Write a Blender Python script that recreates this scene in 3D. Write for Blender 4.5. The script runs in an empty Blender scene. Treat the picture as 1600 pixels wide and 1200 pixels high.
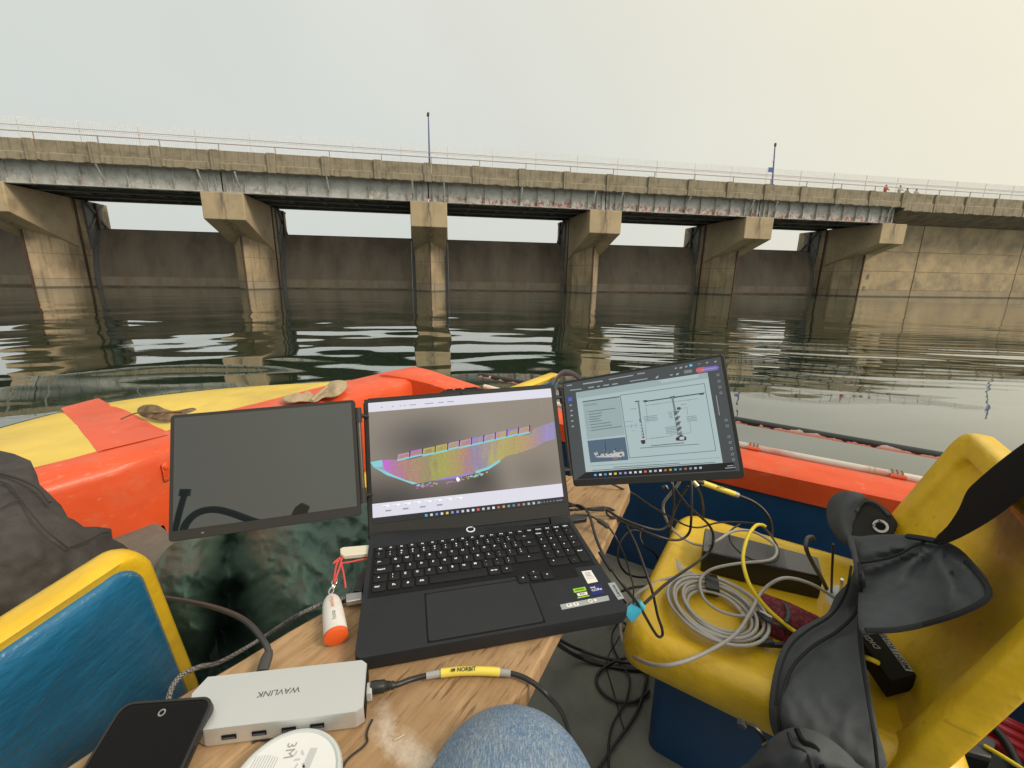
import bpy, bmesh, math, random
import numpy as np
from mathutils import Vector, Matrix, noise as mnoise
from mathutils.geometry import delaunay_2d_cdt
random.seed(7)
C = bpy.context.scene.collection
sc = bpy.context.scene
# ------------------------------------------------------------------ camera
FPX = 680.0
_p = math.atan(165/680.0); _th = math.atan(13.3/800)
_r0 = Vector((1,0,0)); _u0 = Vector((0,math.sin(_p),math.cos(_p))); FW = Vector((0,math.cos(_p),-math.sin(_p)))
RT = _r0*math.cos(_th)+_u0*math.sin(_th); UP = -_r0*math.sin(_th)+_u0*math.cos(_th)
cam = bpy.data.cameras.new('camera'); camo = bpy.data.objects.new('camera', cam); C.objects.link(camo)
cam.sensor_width = 36; cam.lens = 36*FPX/1600; cam.clip_start = 0.02; cam.clip_end = 5000
m = Matrix.Identity(4)
for i in range(3):
    m[i][0] = RT[i]; m[i][1] = UP[i]; m[i][2] = -FW[i]
camo.matrix_world = m; sc.camera = camo
EYE = 1.64           # eye height above the water; the origin is the eye
# ------------------------------------------------------------------ sky and sun
SUN_EL, SUN_AZ = math.radians(38), math.radians(116)     # azimuth from +Y towards +X
sdir = Vector((math.cos(SUN_EL)*math.sin(SUN_AZ), math.cos(SUN_EL)*math.cos(SUN_AZ), math.sin(SUN_EL)))
w = bpy.data.worlds.new('World'); sc.world = w; w.use_nodes = True
nt = w.node_tree; N = nt.nodes; L = nt.links
bg = N['Background']; bg.inputs['Strength'].default_value = 1.0
sky = N.new('ShaderNodeTexSky'); sky.sky_type = 'NISHITA'; sky.sun_disc = False
sky.sun_elevation = SUN_EL; sky.sun_rotation = SUN_AZ; sky.dust_density = 8; sky.air_density = 1.5
skm = N.new('ShaderNodeVectorMath'); skm.operation = 'SCALE'; skm.inputs['Scale'].default_value = 0.06
L.new(sky.outputs[0], skm.inputs[0])
tc = N.new('ShaderNodeTexCoord')
dt = N.new('ShaderNodeVectorMath'); dt.operation = 'DOT_PRODUCT'; dt.inputs[1].default_value = sdir
L.new(tc.outputs['Generated'], dt.inputs[0])
mr = N.new('ShaderNodeMapRange'); mr.inputs['From Min'].default_value = -1; mr.inputs['From Max'].default_value = 1
L.new(dt.outputs['Value'], mr.inputs['Value'])
cr = N.new('ShaderNodeValToRGB'); cr.color_ramp.interpolation = 'B_SPLINE'
stops = [(-1,(.64,.675,.645)),(-.45,(.67,.705,.67)),(.0,(.765,.765,.69)),(.40,(.87,.83,.675)),(.66,(1.12,1.02,.76)),(.85,(2.1,1.8,1.25)),(1.0,(4.2,3.5,2.3))]
for k,(d_,c_) in enumerate(stops):
    e = cr.color_ramp.elements[0] if k == 0 else (cr.color_ramp.elements[-1] if k == len(stops)-1 else cr.color_ramp.elements.new((d_+1)/2))
    e.position = (d_+1)/2; e.color = (*c_,1)
L.new(mr.outputs[0], cr.inputs[0])
mx = N.new('ShaderNodeMix'); mx.data_type = 'RGBA'; mx.inputs['Factor'].default_value = 0.12
cn_ = N.new('ShaderNodeTexNoise'); cn_.inputs['Scale'].default_value = 2.2; cn_.inputs['Detail'].default_value = 5; L.new(tc.outputs['Generated'], cn_.inputs['Vector'])
cm_ = N.new('ShaderNodeMapRange'); cm_.inputs['From Min'].default_value = .3; cm_.inputs['From Max'].default_value = .7; cm_.inputs['To Min'].default_value = .97; cm_.inputs['To Max'].default_value = 1.03; L.new(cn_.outputs[0], cm_.inputs['Value'])
cs_ = N.new('ShaderNodeVectorMath'); cs_.operation = 'SCALE'; L.new(cr.outputs[0], cs_.inputs[0]); L.new(cm_.outputs[0], cs_.inputs['Scale'])
L.new(cs_.outputs[0], mx.inputs['A']); L.new(skm.outputs[0], mx.inputs['B'])
L.new(mx.outputs['Result'], bg.inputs['Color'])
sun = bpy.data.lights.new('sun', 'SUN'); sun.energy = 2.0; sun.angle = math.radians(16); sun.color = (1.0,0.84,0.62)
suno = bpy.data.objects.new('sun', sun); C.objects.link(suno)
suno.rotation_euler = (-sdir).to_track_quat('-Z','Y').to_euler(); suno.location = sdir*60
sc.view_settings.view_transform = 'Standard'; sc.view_settings.look = 'None'
sc.view_settings.exposure = 0.12; sc.view_settings.gamma = 1; sc.view_settings.use_curve_mapping = False
sc.cycles.max_bounces = 8

# ------------------------------------------------------------------ pixel helpers (photo pixels -> rays from the eye)
def ray(x, y): return FW + RT*((x-800)/FPX) + UP*((600-y)/FPX)
AV = Vector((-0.841,0.541,0)); PV = Vector((0.541,0.841,0))       # boat axes: forward, starboard
def B3(a, p, z): return AV*a + PV*p + Vector((0,0,z))
def tat(x, y, k, v):
    r = ray(x, y)
    if k == 'z': return v/r.z
    if k == 'a': return v/r.dot(AV)
    if k == 'p': return v/r.dot(PV)
    if k == 'pl': return v[0].dot(v[1])/r.dot(v[1])
    return v
def px(x, y, z): return ray(x, y)*tat(x, y, 'z', z)
def pk(x, y, k, v): return ray(x, y)*tat(x, y, k, v)

# ------------------------------------------------------------------ materials
MATS = {}
def M(name, col, rough=0.5, var=0.15, vs=4.0, bump=0.0, bs=40.0, metal=0.0, coat=0.0, spec=0.5, col2=None, fac2=0.5, s2=2.0, stretch=(1,1,1), emit=None, es=1.0, ior=None, sheen=0.0, bdetail=6):
    if name in MATS: return MATS[name]
    mt = bpy.data.materials.new(name); mt.use_nodes = True; MATS[name] = mt
    n = mt.node_tree.nodes; l = mt.node_tree.links; b = n['Principled BSDF']
    b.inputs['Roughness'].default_value = rough; b.inputs['Metallic'].default_value = metal
    b.inputs['Coat Weight'].default_value = coat; b.inputs['Specular IOR Level'].default_value = spec
    b.inputs['Sheen Weight'].default_value = sheen
    if ior: b.inputs['IOR'].default_value = ior
    tcn = n.new('ShaderNodeTexCoord'); mp = n.new('ShaderNodeMapping'); mp.inputs['Scale'].default_value = stretch
    l.new(tcn.outputs['Object'], mp.inputs['Vector'])
    oi = n.new('ShaderNodeObjectInfo'); om = n.new('ShaderNodeMath'); om.operation = 'MULTIPLY'; om.inputs[1].default_value = 61.0
    l.new(oi.outputs['Random'], om.inputs[0]); l.new(om.outputs[0], mp.inputs['Location'])
    nz = n.new('ShaderNodeTexNoise'); nz.inputs['Scale'].default_value = vs; nz.inputs['Detail'].default_value = 6
    nz.inputs['Roughness'].default_value = 0.62
    l.new(mp.outputs[0], nz.inputs['Vector'])
    rmp = n.new('ShaderNodeMapRange'); rmp.inputs['From Min'].default_value = 0.25; rmp.inputs['From Max'].default_value = 0.75
    rmp.inputs['To Min'].default_value = 1-var; rmp.inputs['To Max'].default_value = 1+var
    l.new(nz.outputs[0], rmp.inputs['Value'])
    base = n.new('ShaderNodeRGB'); base.outputs[0].default_value = (*col,1)
    cur = base.outputs[0]
    if col2:
        n2 = n.new('ShaderNodeTexNoise'); n2.inputs['Scale'].default_value = s2; n2.inputs['Detail'].default_value = 8; n2.inputs['Roughness'].default_value = 0.65
        l.new(mp.outputs[0], n2.inputs['Vector'])
        r2 = n.new('ShaderNodeMapRange'); r2.inputs['From Min'].default_value = 1-fac2-0.12; r2.inputs['From Max'].default_value = 1-fac2+0.12
        l.new(n2.outputs[0], r2.inputs['Value'])
        mm = n.new('ShaderNodeMix'); mm.data_type = 'RGBA'; l.new(r2.outputs[0], mm.inputs['Factor']); l.new(cur, mm.inputs['A']); mm.inputs['B'].default_value = (*col2,1)
        cur = mm.outputs['Result']
    ml = n.new('ShaderNodeVectorMath'); ml.operation = 'SCALE'; l.new(cur, ml.inputs[0]); l.new(rmp.outputs[0], ml.inputs['Scale'])
    l.new(ml.outputs[0], b.inputs['Base Color'])
    rr = n.new('ShaderNodeMapRange'); rr.inputs['To Min'].default_value = max(0.02,rough-0.1); rr.inputs['To Max'].default_value = min(1,rough+0.1)
    l.new(nz.outputs[0], rr.inputs['Value']); l.new(rr.outputs[0], b.inputs['Roughness'])
    if bump:
        bz = n.new('ShaderNodeTexNoise'); bz.inputs['Scale'].default_value = bs; bz.inputs['Detail'].default_value = bdetail
        l.new(mp.outputs[0], bz.inputs['Vector'])
        bn = n.new('ShaderNodeBump'); bn.inputs['Strength'].default_value = 1.0; bn.inputs['Distance'].default_value = bump
        l.new(bz.outputs[0], bn.inputs['Height']); l.new(bn.outputs[0], b.inputs['Normal'])
    if emit:
        b.inputs['Emission Color'].default_value = (*emit,1); b.inputs['Emission Strength'].default_value = es
    return mt
def nodes(mt): return mt.node_tree.nodes, mt.node_tree.links, mt.node_tree.nodes['Principled BSDF']
def math_node(n, l, op, a, b=None, c=None):
    k = n.new('ShaderNodeMath'); k.operation = op
    for i, v in enumerate((a, b, c)):
        if v is None: continue
        if isinstance(v, (int, float)): k.inputs[i].default_value = v
        else: l.new(v, k.inputs[i])
    return k.outputs[0]
def overlay(mt, fac, col):
    """mixes a further colour over the base colour by a mask socket"""
    n, l, b = nodes(mt)
    src = b.inputs['Base Color'].links[0].from_socket
    mm = n.new('ShaderNodeMix'); mm.data_type = 'RGBA'; l.new(fac, mm.inputs['Factor']); l.new(src, mm.inputs['A']); mm.inputs['B'].default_value = (*col,1)
    l.new(mm.outputs['Result'], b.inputs['Base Color'])
def noise_mask(mt, scale, lo, hi, stretch=(1,1,1), detail=8):
    n, l, b = nodes(mt)
    tcn = n.new('ShaderNodeTexCoord'); mp = n.new('ShaderNodeMapping'); mp.inputs['Scale'].default_value = stretch
    l.new(tcn.outputs['Object'], mp.inputs['Vector'])
    nz = n.new('ShaderNodeTexNoise'); nz.inputs['Scale'].default_value = scale; nz.inputs['Detail'].default_value = detail; nz.inputs['Roughness'].default_value = 0.62
    l.new(mp.outputs[0], nz.inputs['Vector'])
    r = n.new('ShaderNodeMapRange'); r.inputs['From Min'].default_value = lo; r.inputs['From Max'].default_value = hi
    l.new(nz.outputs[0], r.inputs['Value'])
    return r.outputs[0]
def coord(mt, axis, lo, hi):
    n, l, b = nodes(mt)
    tcn = n.new('ShaderNodeTexCoord'); sp = n.new('ShaderNodeSeparateXYZ'); l.new(tcn.outputs['Object'], sp.inputs[0])
    r = n.new('ShaderNodeMapRange'); r.inputs['From Min'].default_value = lo; r.inputs['From Max'].default_value = hi
    l.new(sp.outputs[axis], r.inputs['Value'])
    return r.outputs[0]
def mul(mt, a, b_):
    n, l, b = nodes(mt); return math_node(n, l, 'MULTIPLY', a, b_)

# ------------------------------------------------------------------ mesh builder
WM = {}      # world matrix of each thing, by name
def catmull(pts, k=8, closed=False):
    P = [Vector(p) for p in pts]; out = []; n = len(P)
    rng = range(n if closed else n-1)
    for i in rng:
        if closed: p0,p1,p2,p3 = P[(i-1)%n],P[i],P[(i+1)%n],P[(i+2)%n]
        else: p0,p1,p2,p3 = P[max(i-1,0)],P[i],P[i+1],P[min(i+2,n-1)]
        for j in range(k):
            t = j/k
            out.append(0.5*((2*p1)+(p2-p0)*t+(2*p0-5*p1+4*p2-p3)*t*t+(3*p1-p0-3*p2+p3)*t**3))
    if not closed: out.append(P[-1])
    return out
class MB:
    def __init__(s): s.v = []; s.f = []
    def add(s, vs, fs):
        o = len(s.v); s.v += [Vector(v) for v in vs]; s.f += [[i+o for i in f] for f in fs]; return s
    def box(s, c, d, mat=None):
        x,y,z = d[0]/2,d[1]/2,d[2]/2; c = Vector(c)
        vs = [Vector((sx*x,sy*y,sz*z)) for sz in (-1,1) for sy in (-1,1) for sx in (-1,1)]
        vs = [(mat@v if mat else v)+c for v in vs]
        return s.add(vs, [[0,2,3,1],[4,5,7,6],[0,1,5,4],[2,6,7,3],[0,4,6,2],[1,3,7,5]])
    def box2(s, a, b): return s.box([(a[i]+b[i])/2 for i in range(3)], [abs(b[i]-a[i]) for i in range(3)])
    def prism(s, poly, z0, z1, fn=None):
        fn = fn or (lambda p, z: (p[0],p[1],z)); n = len(poly)
        vs = [fn(p,z0) for p in poly]+[fn(p,z1) for p in poly]
        return s.add(vs, [list(range(n))[::-1], list(range(n,2*n))]+[[i,(i+1)%n,n+(i+1)%n,n+i] for i in range(n)])
    def loft(s, secs, caps=True, closed=True):
        n = len(secs[0]); vs = [v for q in secs for v in q]; fs = []
        for i in range(len(secs)-1):
            for j in range(n if closed else n-1):
                a = i*n+j; b = i*n+(j+1)%n; fs.append([a,b,b+n,a+n])
        if caps and closed:
            if caps != 'end': fs.append(list(range(n))[::-1])
            fs.append([len(vs)-n+i for i in range(n)])
        return s.add(vs, fs)
    def tube(s, pts, r, n=8, flat=1.0, up=None):
        P = [Vector(p) for p in pts]; secs = []; prev = None
        for i,p in enumerate(P):
            t = (P[min(i+1,len(P)-1)]-P[max(i-1,0)])
            if t.length < 1e-9: t = Vector((0,0,1))
            t.normalize()
            if up is not None: x = t.cross(Vector(up))
            elif prev is None: x = t.cross(Vector((0,0,1)) if abs(t.z)<.9 else Vector((1,0,0)))
            else: x = prev-t*prev.dot(t)
            if x.length < 1e-6: x = t.orthogonal()
            x.normalize(); prev = x; y = t.cross(x)
            rr = r(i/(len(P)-1)) if callable(r) else r
            secs.append([p+x*(math.cos(2*math.pi*k/n)*rr)+y*(math.sin(2*math.pi*k/n)*rr*flat) for k in range(n)])
        return s.loft(secs)
    def grid(s, fn, nu, nv):
        vs = [fn(i/nu, j/nv) for i in range(nu+1) for j in range(nv+1)]
        return s.add(vs, [[i*(nv+1)+j,(i+1)*(nv+1)+j,(i+1)*(nv+1)+j+1,i*(nv+1)+j+1] for i in range(nu) for j in range(nv)])
    def lathe(s, prof, c=(0,0,0), n=24, mat=None):
        c = Vector(c); secs = []
        for r,z in prof:
            secs.append([(mat@Vector((r*math.cos(2*math.pi*k/n),r*math.sin(2*math.pi*k/n),z)) if mat else Vector((r*math.cos(2*math.pi*k/n),r*math.sin(2*math.pi*k/n),z)))+c for k in range(n)])
        return s.loft(secs, caps=not (abs(prof[0][0]-prof[-1][0])<1e-9 and abs(prof[0][1]-prof[-1][1])<1e-9))
    def build(s, name, mat, parent=None, smooth=False, bevel=0.0, seg=2, sub=0, local=False, solid=0, angle=40):
        me = bpy.data.meshes.new(name)
        vs = s.v
        if parent is not None and not local and parent.name in WM:
            inv = WM[parent.name].inverted(); vs = [inv@v for v in vs]
        me.from_pydata([tuple(v) for v in vs], [], s.f)
        bm = bmesh.new(); bm.from_mesh(me); bmesh.ops.recalc_face_normals(bm, faces=bm.faces[:]); bm.to_mesh(me); bm.free()
        me.update(); o = bpy.data.objects.new(name, me); C.objects.link(o)
        if mat: me.materials.append(mat)
        if parent is not None: o.parent = parent; WM[o.name] = WM.get(parent.name, Matrix.Identity(4))
        else: WM[o.name] = Matrix.Identity(4)
        if solid:
            md = o.modifiers.new('s','SOLIDIFY'); md.thickness = solid; md.offset = 0
        if bevel:
            md = o.modifiers.new('b','BEVEL'); md.width = bevel; md.segments = seg; md.limit_method = 'ANGLE'; md.angle_limit = math.radians(30)
        if sub:
            md = o.modifiers.new('u','SUBSURF'); md.levels = sub; md.render_levels = sub
        if smooth or bevel or sub:
            me.shade_smooth()
            if not sub:
                try: me.set_sharp_from_angle(angle=math.radians(angle))
                except Exception: pass
        return o
def tag(o, label=None, cat=None, group=None, kind=None):
    if label: o['label'] = label
    if cat: o['category'] = cat
    if group: o['group'] = group
    if kind: o['kind'] = kind
    return o
def thing(name, label, cat, mat=None, group=None):
    o = bpy.data.objects.new(name, None); C.objects.link(o); o.empty_display_size = .05
    mat = mat if isinstance(mat, Matrix) else Matrix.Translation(mat or (0,0,0))
    o.matrix_world = mat; WM[o.name] = mat.copy()
    return tag(o, label, cat, group)
def inst(o, name, parent, mat):
    """another object on the same mesh under parent at a local matrix"""
    c = o.copy(); c.name = name; C.objects.link(c); c.parent = parent; c.matrix_local = mat; WM[c.name] = WM.get(parent.name, Matrix.Identity(4))
    return c
def copy_tree(o, parent=None):
    c = o.copy(); C.objects.link(c); c.parent = parent
    for ch in list(o.children): copy_tree(ch, c)
    return c
_TX = {}
def text_obj(s, size, mat, name='lettering', off=.0, ext=.00005, res=2, bold=0.0):
    """lettering as real mesh (one mesh per distinct string, shared by repeats)"""
    k = (s,size,mat.name,off,ext,bold)
    if k not in _TX:
        cu = bpy.data.curves.new('t','FONT'); cu.body = s; cu.size = size; cu.align_x = 'CENTER'; cu.align_y = 'CENTER'
        cu.extrude = ext; cu.offset = off+bold*size; cu.resolution_u = res
        t = bpy.data.objects.new('t', cu); C.objects.link(t)
        dg = bpy.context.evaluated_depsgraph_get(); me = bpy.data.meshes.new_from_object(t.evaluated_get(dg)); me.name = name
        me.materials.clear(); me.materials.append(mat); bpy.data.objects.remove(t); bpy.data.curves.remove(cu); _TX[k] = me
    o = bpy.data.objects.new(name, _TX[k]); C.objects.link(o); return o
def text(s, size, mat, parent, name='lettering', M4=None, bold=0.0, ext=.00008):
    o = text_obj(s, size, mat, name, bold=bold, ext=ext)
    if parent is not None: o.parent = parent; o.matrix_local = WM[parent.name].inverted()@M4
    else: o.matrix_world = M4
    return o
def frame(o, xdir, normal=(0,0,1)):
    x = Vector(xdir).normalized(); z = Vector(normal).normalized(); y = z.cross(x).normalized(); x = y.cross(z)
    mt = Matrix.Identity(4)
    for i in range(3): mt[i][0]=x[i]; mt[i][1]=y[i]; mt[i][2]=z[i]; mt[i][3]=o[i]
    return mt
# cloth-like volume from an outline seen from the eye, each outline point at its own depth
def rbf(ctrl):
    P = np.array([(x,y) for x,y,_ in ctrl], float)/200.; v = np.array([1/t for _,_,t in ctrl]); n = len(P)
    K = np.linalg.norm(P[:,None]-P[None],axis=2); A = np.zeros((n+3,n+3)); A[:n,:n]=K+np.eye(n)*0.002; A[:n,n]=1; A[:n,n+1:]=P; A[n,:n]=1; A[n+1:,:n]=P.T
    wgt = np.linalg.solve(A+np.eye(n+3)*1e-9, np.concatenate([v,[0,0,0]]))
    def f(x,y):
        q = np.array((x,y))/200.; return 1/(np.linalg.norm(P-q,axis=1)@wgt[:n]+wgt[n]+q@wgt[n+1:])
    return f
def inside(x,y,poly):
    r = False; j = len(poly)-1
    for i in range(len(poly)):
        if (poly[i][1]>y)!=(poly[j][1]>y) and x < (poly[j][0]-poly[i][0])*(y-poly[i][1])/(poly[j][1]-poly[i][1])+poly[i][0]: r = not r
        j = i
    return r
def edge_dist(x,y,pa,pb):
    d = pb-pa; q = np.array((x,y))-pa; t = np.clip((q*d).sum(1)/np.maximum((d*d).sum(1),1e-9),0,1)
    return np.sqrt((((pa+d*t[:,None])-np.array((x,y)))**2).sum(1)).min()
def sheet(outline, ctrl, thick=0.02, bulge=0.02, bw=30, res=9, nz=lambda P:0.0, smoothk=3, side=1):
    o2 = [(v.x,v.y) for v in catmull([(x,y,0) for x,y in outline], smoothk, True)] if smoothk>1 else outline
    f = rbf([(x,y,tat(x,y,k,v)) for x,y,k,v in ctrl])
    b = []
    for i in range(len(o2)):
        a,c = o2[i],o2[(i+1)%len(o2)]; d = math.hypot(c[0]-a[0],c[1]-a[1]); k = max(1,int(d/res))
        b += [(a[0]+(c[0]-a[0])*j/k, a[1]+(c[1]-a[1])*j/k) for j in range(k)]
    pa = np.array(b); pb = np.roll(pa,-1,axis=0)
    xs = [p[0] for p in b]; ys = [p[1] for p in b]; pts = [Vector(p) for p in b]
    y = min(ys); row = 0
    while y < max(ys):
        x = min(xs)+(res/2 if row%2 else 0)
        while x < max(xs):
            if inside(x,y,b) and edge_dist(x,y,pa,pb) > res*0.55: pts.append(Vector((x+random.uniform(-1,1)*res*.12,y+random.uniform(-1,1)*res*.12)))
            x += res
        y += res*.87; row += 1
    nb = len(b)
    vo,eo,fo,*_ = delaunay_2d_cdt(pts, [(i,(i+1)%nb) for i in range(nb)], [list(range(nb))], 1, 1e-4)
    mb = MB(); front = []; back = []
    for q in vo:
        t = f(q.x,q.y); d = edge_dist(q.x,q.y,pa,pb); k = 1-math.exp(-(d/bw)**1.3)
        P = ray(q.x,q.y)*t
        h_ = nz(P)*min(1,d/bw+.15)
        tt = t - bulge*k + h_
        front.append(ray(q.x,q.y)*tt); back.append(ray(q.x,q.y)*(t+max(0,h_)+thick*(0.25+.75*k)))
    n = len(vo); fs = [list(x) for x in fo]+[[i+n for i in reversed(x)] for x in fo]
    cnt = {}
    for x in fo:
        for i in range(len(x)):
            a,c = x[i],x[(i+1)%len(x)]; cnt[(a,c)] = 1
    for (a,c) in cnt:
        if (c,a) not in cnt: fs.append([c,a,a+n,c+n])
    mb.add(front+back, fs)
    return mb, f
def crumple(scale, amp, seed=0.0):
    o = Vector((seed*3.1,seed*1.7,seed*5.3))
    def g(P):
        a = 0; s_ = scale; k = amp
        for i in range(3):
            a += (abs(mnoise.noise(P*s_+o))-.25)*k; s_ *= 2.1; k *= .5
        return a
    return g
def smoothn(scale, amp, seed=0.0):
    o = Vector((seed*3.1,seed*1.7,seed*5.3))
    return lambda P: mnoise.noise(P*scale+o)*amp

# ================================================================== WATER
def wave_h(x, y):
    q = Vector((x*.82+y*.2, y*1.0-x*.18, 0))
    return (mnoise.noise(q*0.36)*0.052 + mnoise.noise(Vector((q.x*.9,q.y*1.25,7.3)))*0.011 + mnoise.noise(Vector((q.x*.9,q.y*3.6,3.1)))*(0.0006+0.004*min(1,max(0,(x-3)/10))))
mb = MB(); nr, na = 420, 300; rad = []
for i in range(nr+1):
    t = i/nr; rad.append(1.2*(60/1.2)**t)
vs = []; fs = []
for i,r in enumerate(rad):
    for j in range(na+1):
        an = math.radians(-72+144*j/na); x = r*math.sin(an); y = r*math.cos(an)
        fade = min(1, max(0.25, (55-r)/40)) if r > 15 else 1
        # wake: a few long low crests running in from the right
        u = (y-(13.2-0.23*x))/1.0
        wk = 0.012*math.cos(u*5.2)*math.exp(-(u/1.5)**2)*min(1,max(0,(x-3)/5))
        uu = y+.21*x; mk = min(1,max(0,(x-.5)/5))*min(1,max(0,(y-6)/4))*min(1,max(0,(60-r)/25))
        nn1 = mnoise.noise(Vector((x*.16,y*.35,2)))*5; nn2 = mnoise.noise(Vector((x*.22,y*.4,8)))*6
        wk += mk*(.0042*math.sin(uu*8.2+nn1)*(.4+abs(mnoise.noise(Vector((x*.12,y*.5,4))))*1.6)+.0026*math.sin(uu*15+nn2))
        vs.append((x,y,-EYE+wave_h(x,y)*fade*(0.62 if x>4 else 0.62+0.38*min(1,(4-x)/6))+wk))
for i in range(nr):
    for j in range(na):
        a = i*(na+1)+j; fs.append([a,a+1,a+na+2,a+na+1])
mb.add(vs, fs)
wm = M('water', (0.020,0.036,0.020), rough=0.03, var=0.2, vs=.05, spec=0.5, ior=1.8, coat=.75, bump=0.0004, bs=3.2, stretch=(1,1.6,1))
n,l,b = nodes(wm)
for lk in list(b.inputs['Roughness'].links): l.remove(lk)
rgh = coord(wm, 1, 15, 40); rg2 = math_node(n,l,'MULTIPLY_ADD',rgh,.13,.018)
l.new(rg2,b.inputs['Roughness']); l.new(rg2,b.inputs['Coat Roughness'])      # wind-ruffled water farther out, glassy in the boat's lee
b.inputs['Coat IOR'].default_value = 1.33
for lk in list(b.inputs['Normal'].links): l.new(lk.from_socket, b.inputs['Coat Normal'])
tag(mb.build('lake_water', wm, smooth=True, angle=180), 'dark green rippled lake water mirroring the bridge and sky', kind='structure')
mb = MB(); far = []
# the outer sheet: everything past the near fan, one level just below it
R = 3000
ring = [(r*math.sin(math.radians(-72+144*j/24)), r*math.cos(math.radians(-72+144*j/24)), -EYE-0.02) for r in (58,R) for j in range(25)]
mb.add(ring, [[j,j+1,26+j,25+j] for j in range(24)])
back = [(math.sin(math.radians(72+216*j/24))*r, math.cos(math.radians(72+216*j/24))*r, -EYE-0.02) for r in (1.0,R) for j in range(25)]
mb.add(back, [[j,j+1,26+j,25+j] for j in range(24)])
wm2 = M('open_water', (0.020,0.036,0.020), rough=0.03, var=0.2, vs=.05, ior=1.8, coat=.75, bump=0.02, bs=0.5)
tag(mb.build('open_water', wm2), 'open lake water beyond the dam and behind the boat', kind='structure')

# ================================================================== BRIDGE AND DAM (frame: s along, n away from us, z up from the eye)
BD = Vector((0.98320,0.18250,0)); BN = Vector((-0.18250,0.98320,0)); N0 = 47.72
BM = Matrix.Identity(4)
for i in range(3): BM[i][0]=BD[i]; BM[i][1]=BN[i]; BM[i][3]=(BN*N0)[i]
SP = 19.15
conc = M('pier_concrete', (0.45,0.355,0.225), rough=.9, var=.22, vs=.35, col2=(0.25,0.205,0.14), fac2=.46, s2=.6, bump=.01, bs=9, stretch=(1,1,.55))
n,l,b = nodes(conc)
ring = coord(conc, 2, -0.72, -0.78)               # paler silt-coated band left by the falling water
overlay(conc, mul(conc, ring, .75), (0.30,0.265,0.20))
wet = coord(conc, 2, -1.46, -1.56); overlay(conc, mul(conc, wet, .8), (0.07,0.06,0.045))
streak = noise_mask(conc, 1.1, .52, .68, (2.4,2.4,.09)); overlay(conc, mul(conc, streak, .7), (0.10,0.075,0.05))
# cast lift lines
def lift_lines(mt, period, off, width, strength, col):
    n,l,b = nodes(mt); tcn = n.new('ShaderNodeTexCoord'); sp = n.new('ShaderNodeSeparateXYZ'); l.new(tcn.outputs['Object'], sp.inputs[0])
    v = math_node(n,l,'ADD',sp.outputs[2],off); v = math_node(n,l,'PINGPONG',v,period/2); v = math_node(n,l,'LESS_THAN',v,width)
    overlay(mt, math_node(n,l,'MULTIPLY',v,strength), col)
blots = noise_mask(conc, .9, .60, .66, (1,1,.7)); overlay(conc, mul(conc, blots, .4), (0.50,0.42,0.30))
pit = noise_mask(conc, 5, .68, .71); overlay(conc, mul(conc, pit, .6), (0.10,0.08,0.055))
lift_lines(conc, 2.45, .76, .03, .6, (0.12,0.09,0.06))
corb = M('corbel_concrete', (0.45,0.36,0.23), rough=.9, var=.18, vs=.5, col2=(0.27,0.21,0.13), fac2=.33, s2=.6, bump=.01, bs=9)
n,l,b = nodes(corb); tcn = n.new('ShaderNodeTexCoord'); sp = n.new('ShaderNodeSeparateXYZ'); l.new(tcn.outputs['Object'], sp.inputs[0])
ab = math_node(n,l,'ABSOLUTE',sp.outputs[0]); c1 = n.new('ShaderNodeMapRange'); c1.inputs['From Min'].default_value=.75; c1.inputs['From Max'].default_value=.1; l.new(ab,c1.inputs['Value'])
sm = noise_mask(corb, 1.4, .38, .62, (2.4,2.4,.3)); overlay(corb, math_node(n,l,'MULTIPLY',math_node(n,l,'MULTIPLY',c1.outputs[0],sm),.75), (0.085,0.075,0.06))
fasc = M('fascia_concrete', (0.34,0.295,0.215), rough=.92, var=.25, vs=.8, col2=(0.17,0.15,0.10), fac2=.46, s2=.8, bump=.02, bs=8, stretch=(1,1,1.4))
fst = noise_mask(fasc, 1.6, .50, .66, (3.2,3.2,.12)); overlay(fasc, mul(fasc, fst, .55), (0.085,0.076,0.055))
lich = noise_mask(fasc, 2.5, .58, .72); overlay(fasc, mul(fasc, lich, .45), (0.38,0.34,0.24))
slabm = M('slab_concrete', (0.26,0.23,0.17), rough=.9, var=.25, vs=.6, col2=(0.13,0.115,0.09), fac2=.45, s2=.9, bump=.015, bs=9)
steel = M('grey_girder_paint', (0.44,0.455,0.435), rough=.6, var=.16, vs=.9, col2=(0.24,0.225,0.195), fac2=.40, s2=1.2, bump=.004, bs=12)
# bare red primer showing in the lower web where the paint has flaked, mostly over the middle spans
n,l,b = nodes(steel)
lowz = coord(steel, 2, 8.35, 7.95); fl = noise_mask(steel, 2.4, .515, .55, (1.0,1.0,.8), 10); rg = coord(steel, 0, -8, 4)
fl2 = mul(steel, mul(steel, lowz, fl), rg); overlay(steel, mul(steel, fl2, .9), (0.30,0.095,0.07))
fw_ = noise_mask(steel, 3.1, .57, .60, (1.0,1.0,.7), 10); lz2 = coord(steel, 2, 8.6, 8.1)
overlay(steel, mul(steel, mul(steel, lz2, fw_), .7), (0.62,0.62,0.60))
dsteel = M('dark_steel', (0.15,0.152,0.148), rough=.7, var=.3, vs=1.5)
gatem = M('gate_steel', (0.225,0.188,0.148), rough=.75, var=.22, vs=.5, col2=(0.135,0.114,0.091), fac2=.42, s2=.35, stretch=(1,1,.25))
ring = coord(gatem, 2, -0.45, -0.6); overlay(gatem, mul(gatem, ring, .8), (0.31,0.275,0.21))
wet = coord(gatem, 2, -1.42, -1.52); overlay(gatem, mul(gatem, wet, .85), (0.05,0.043,0.034))
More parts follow.
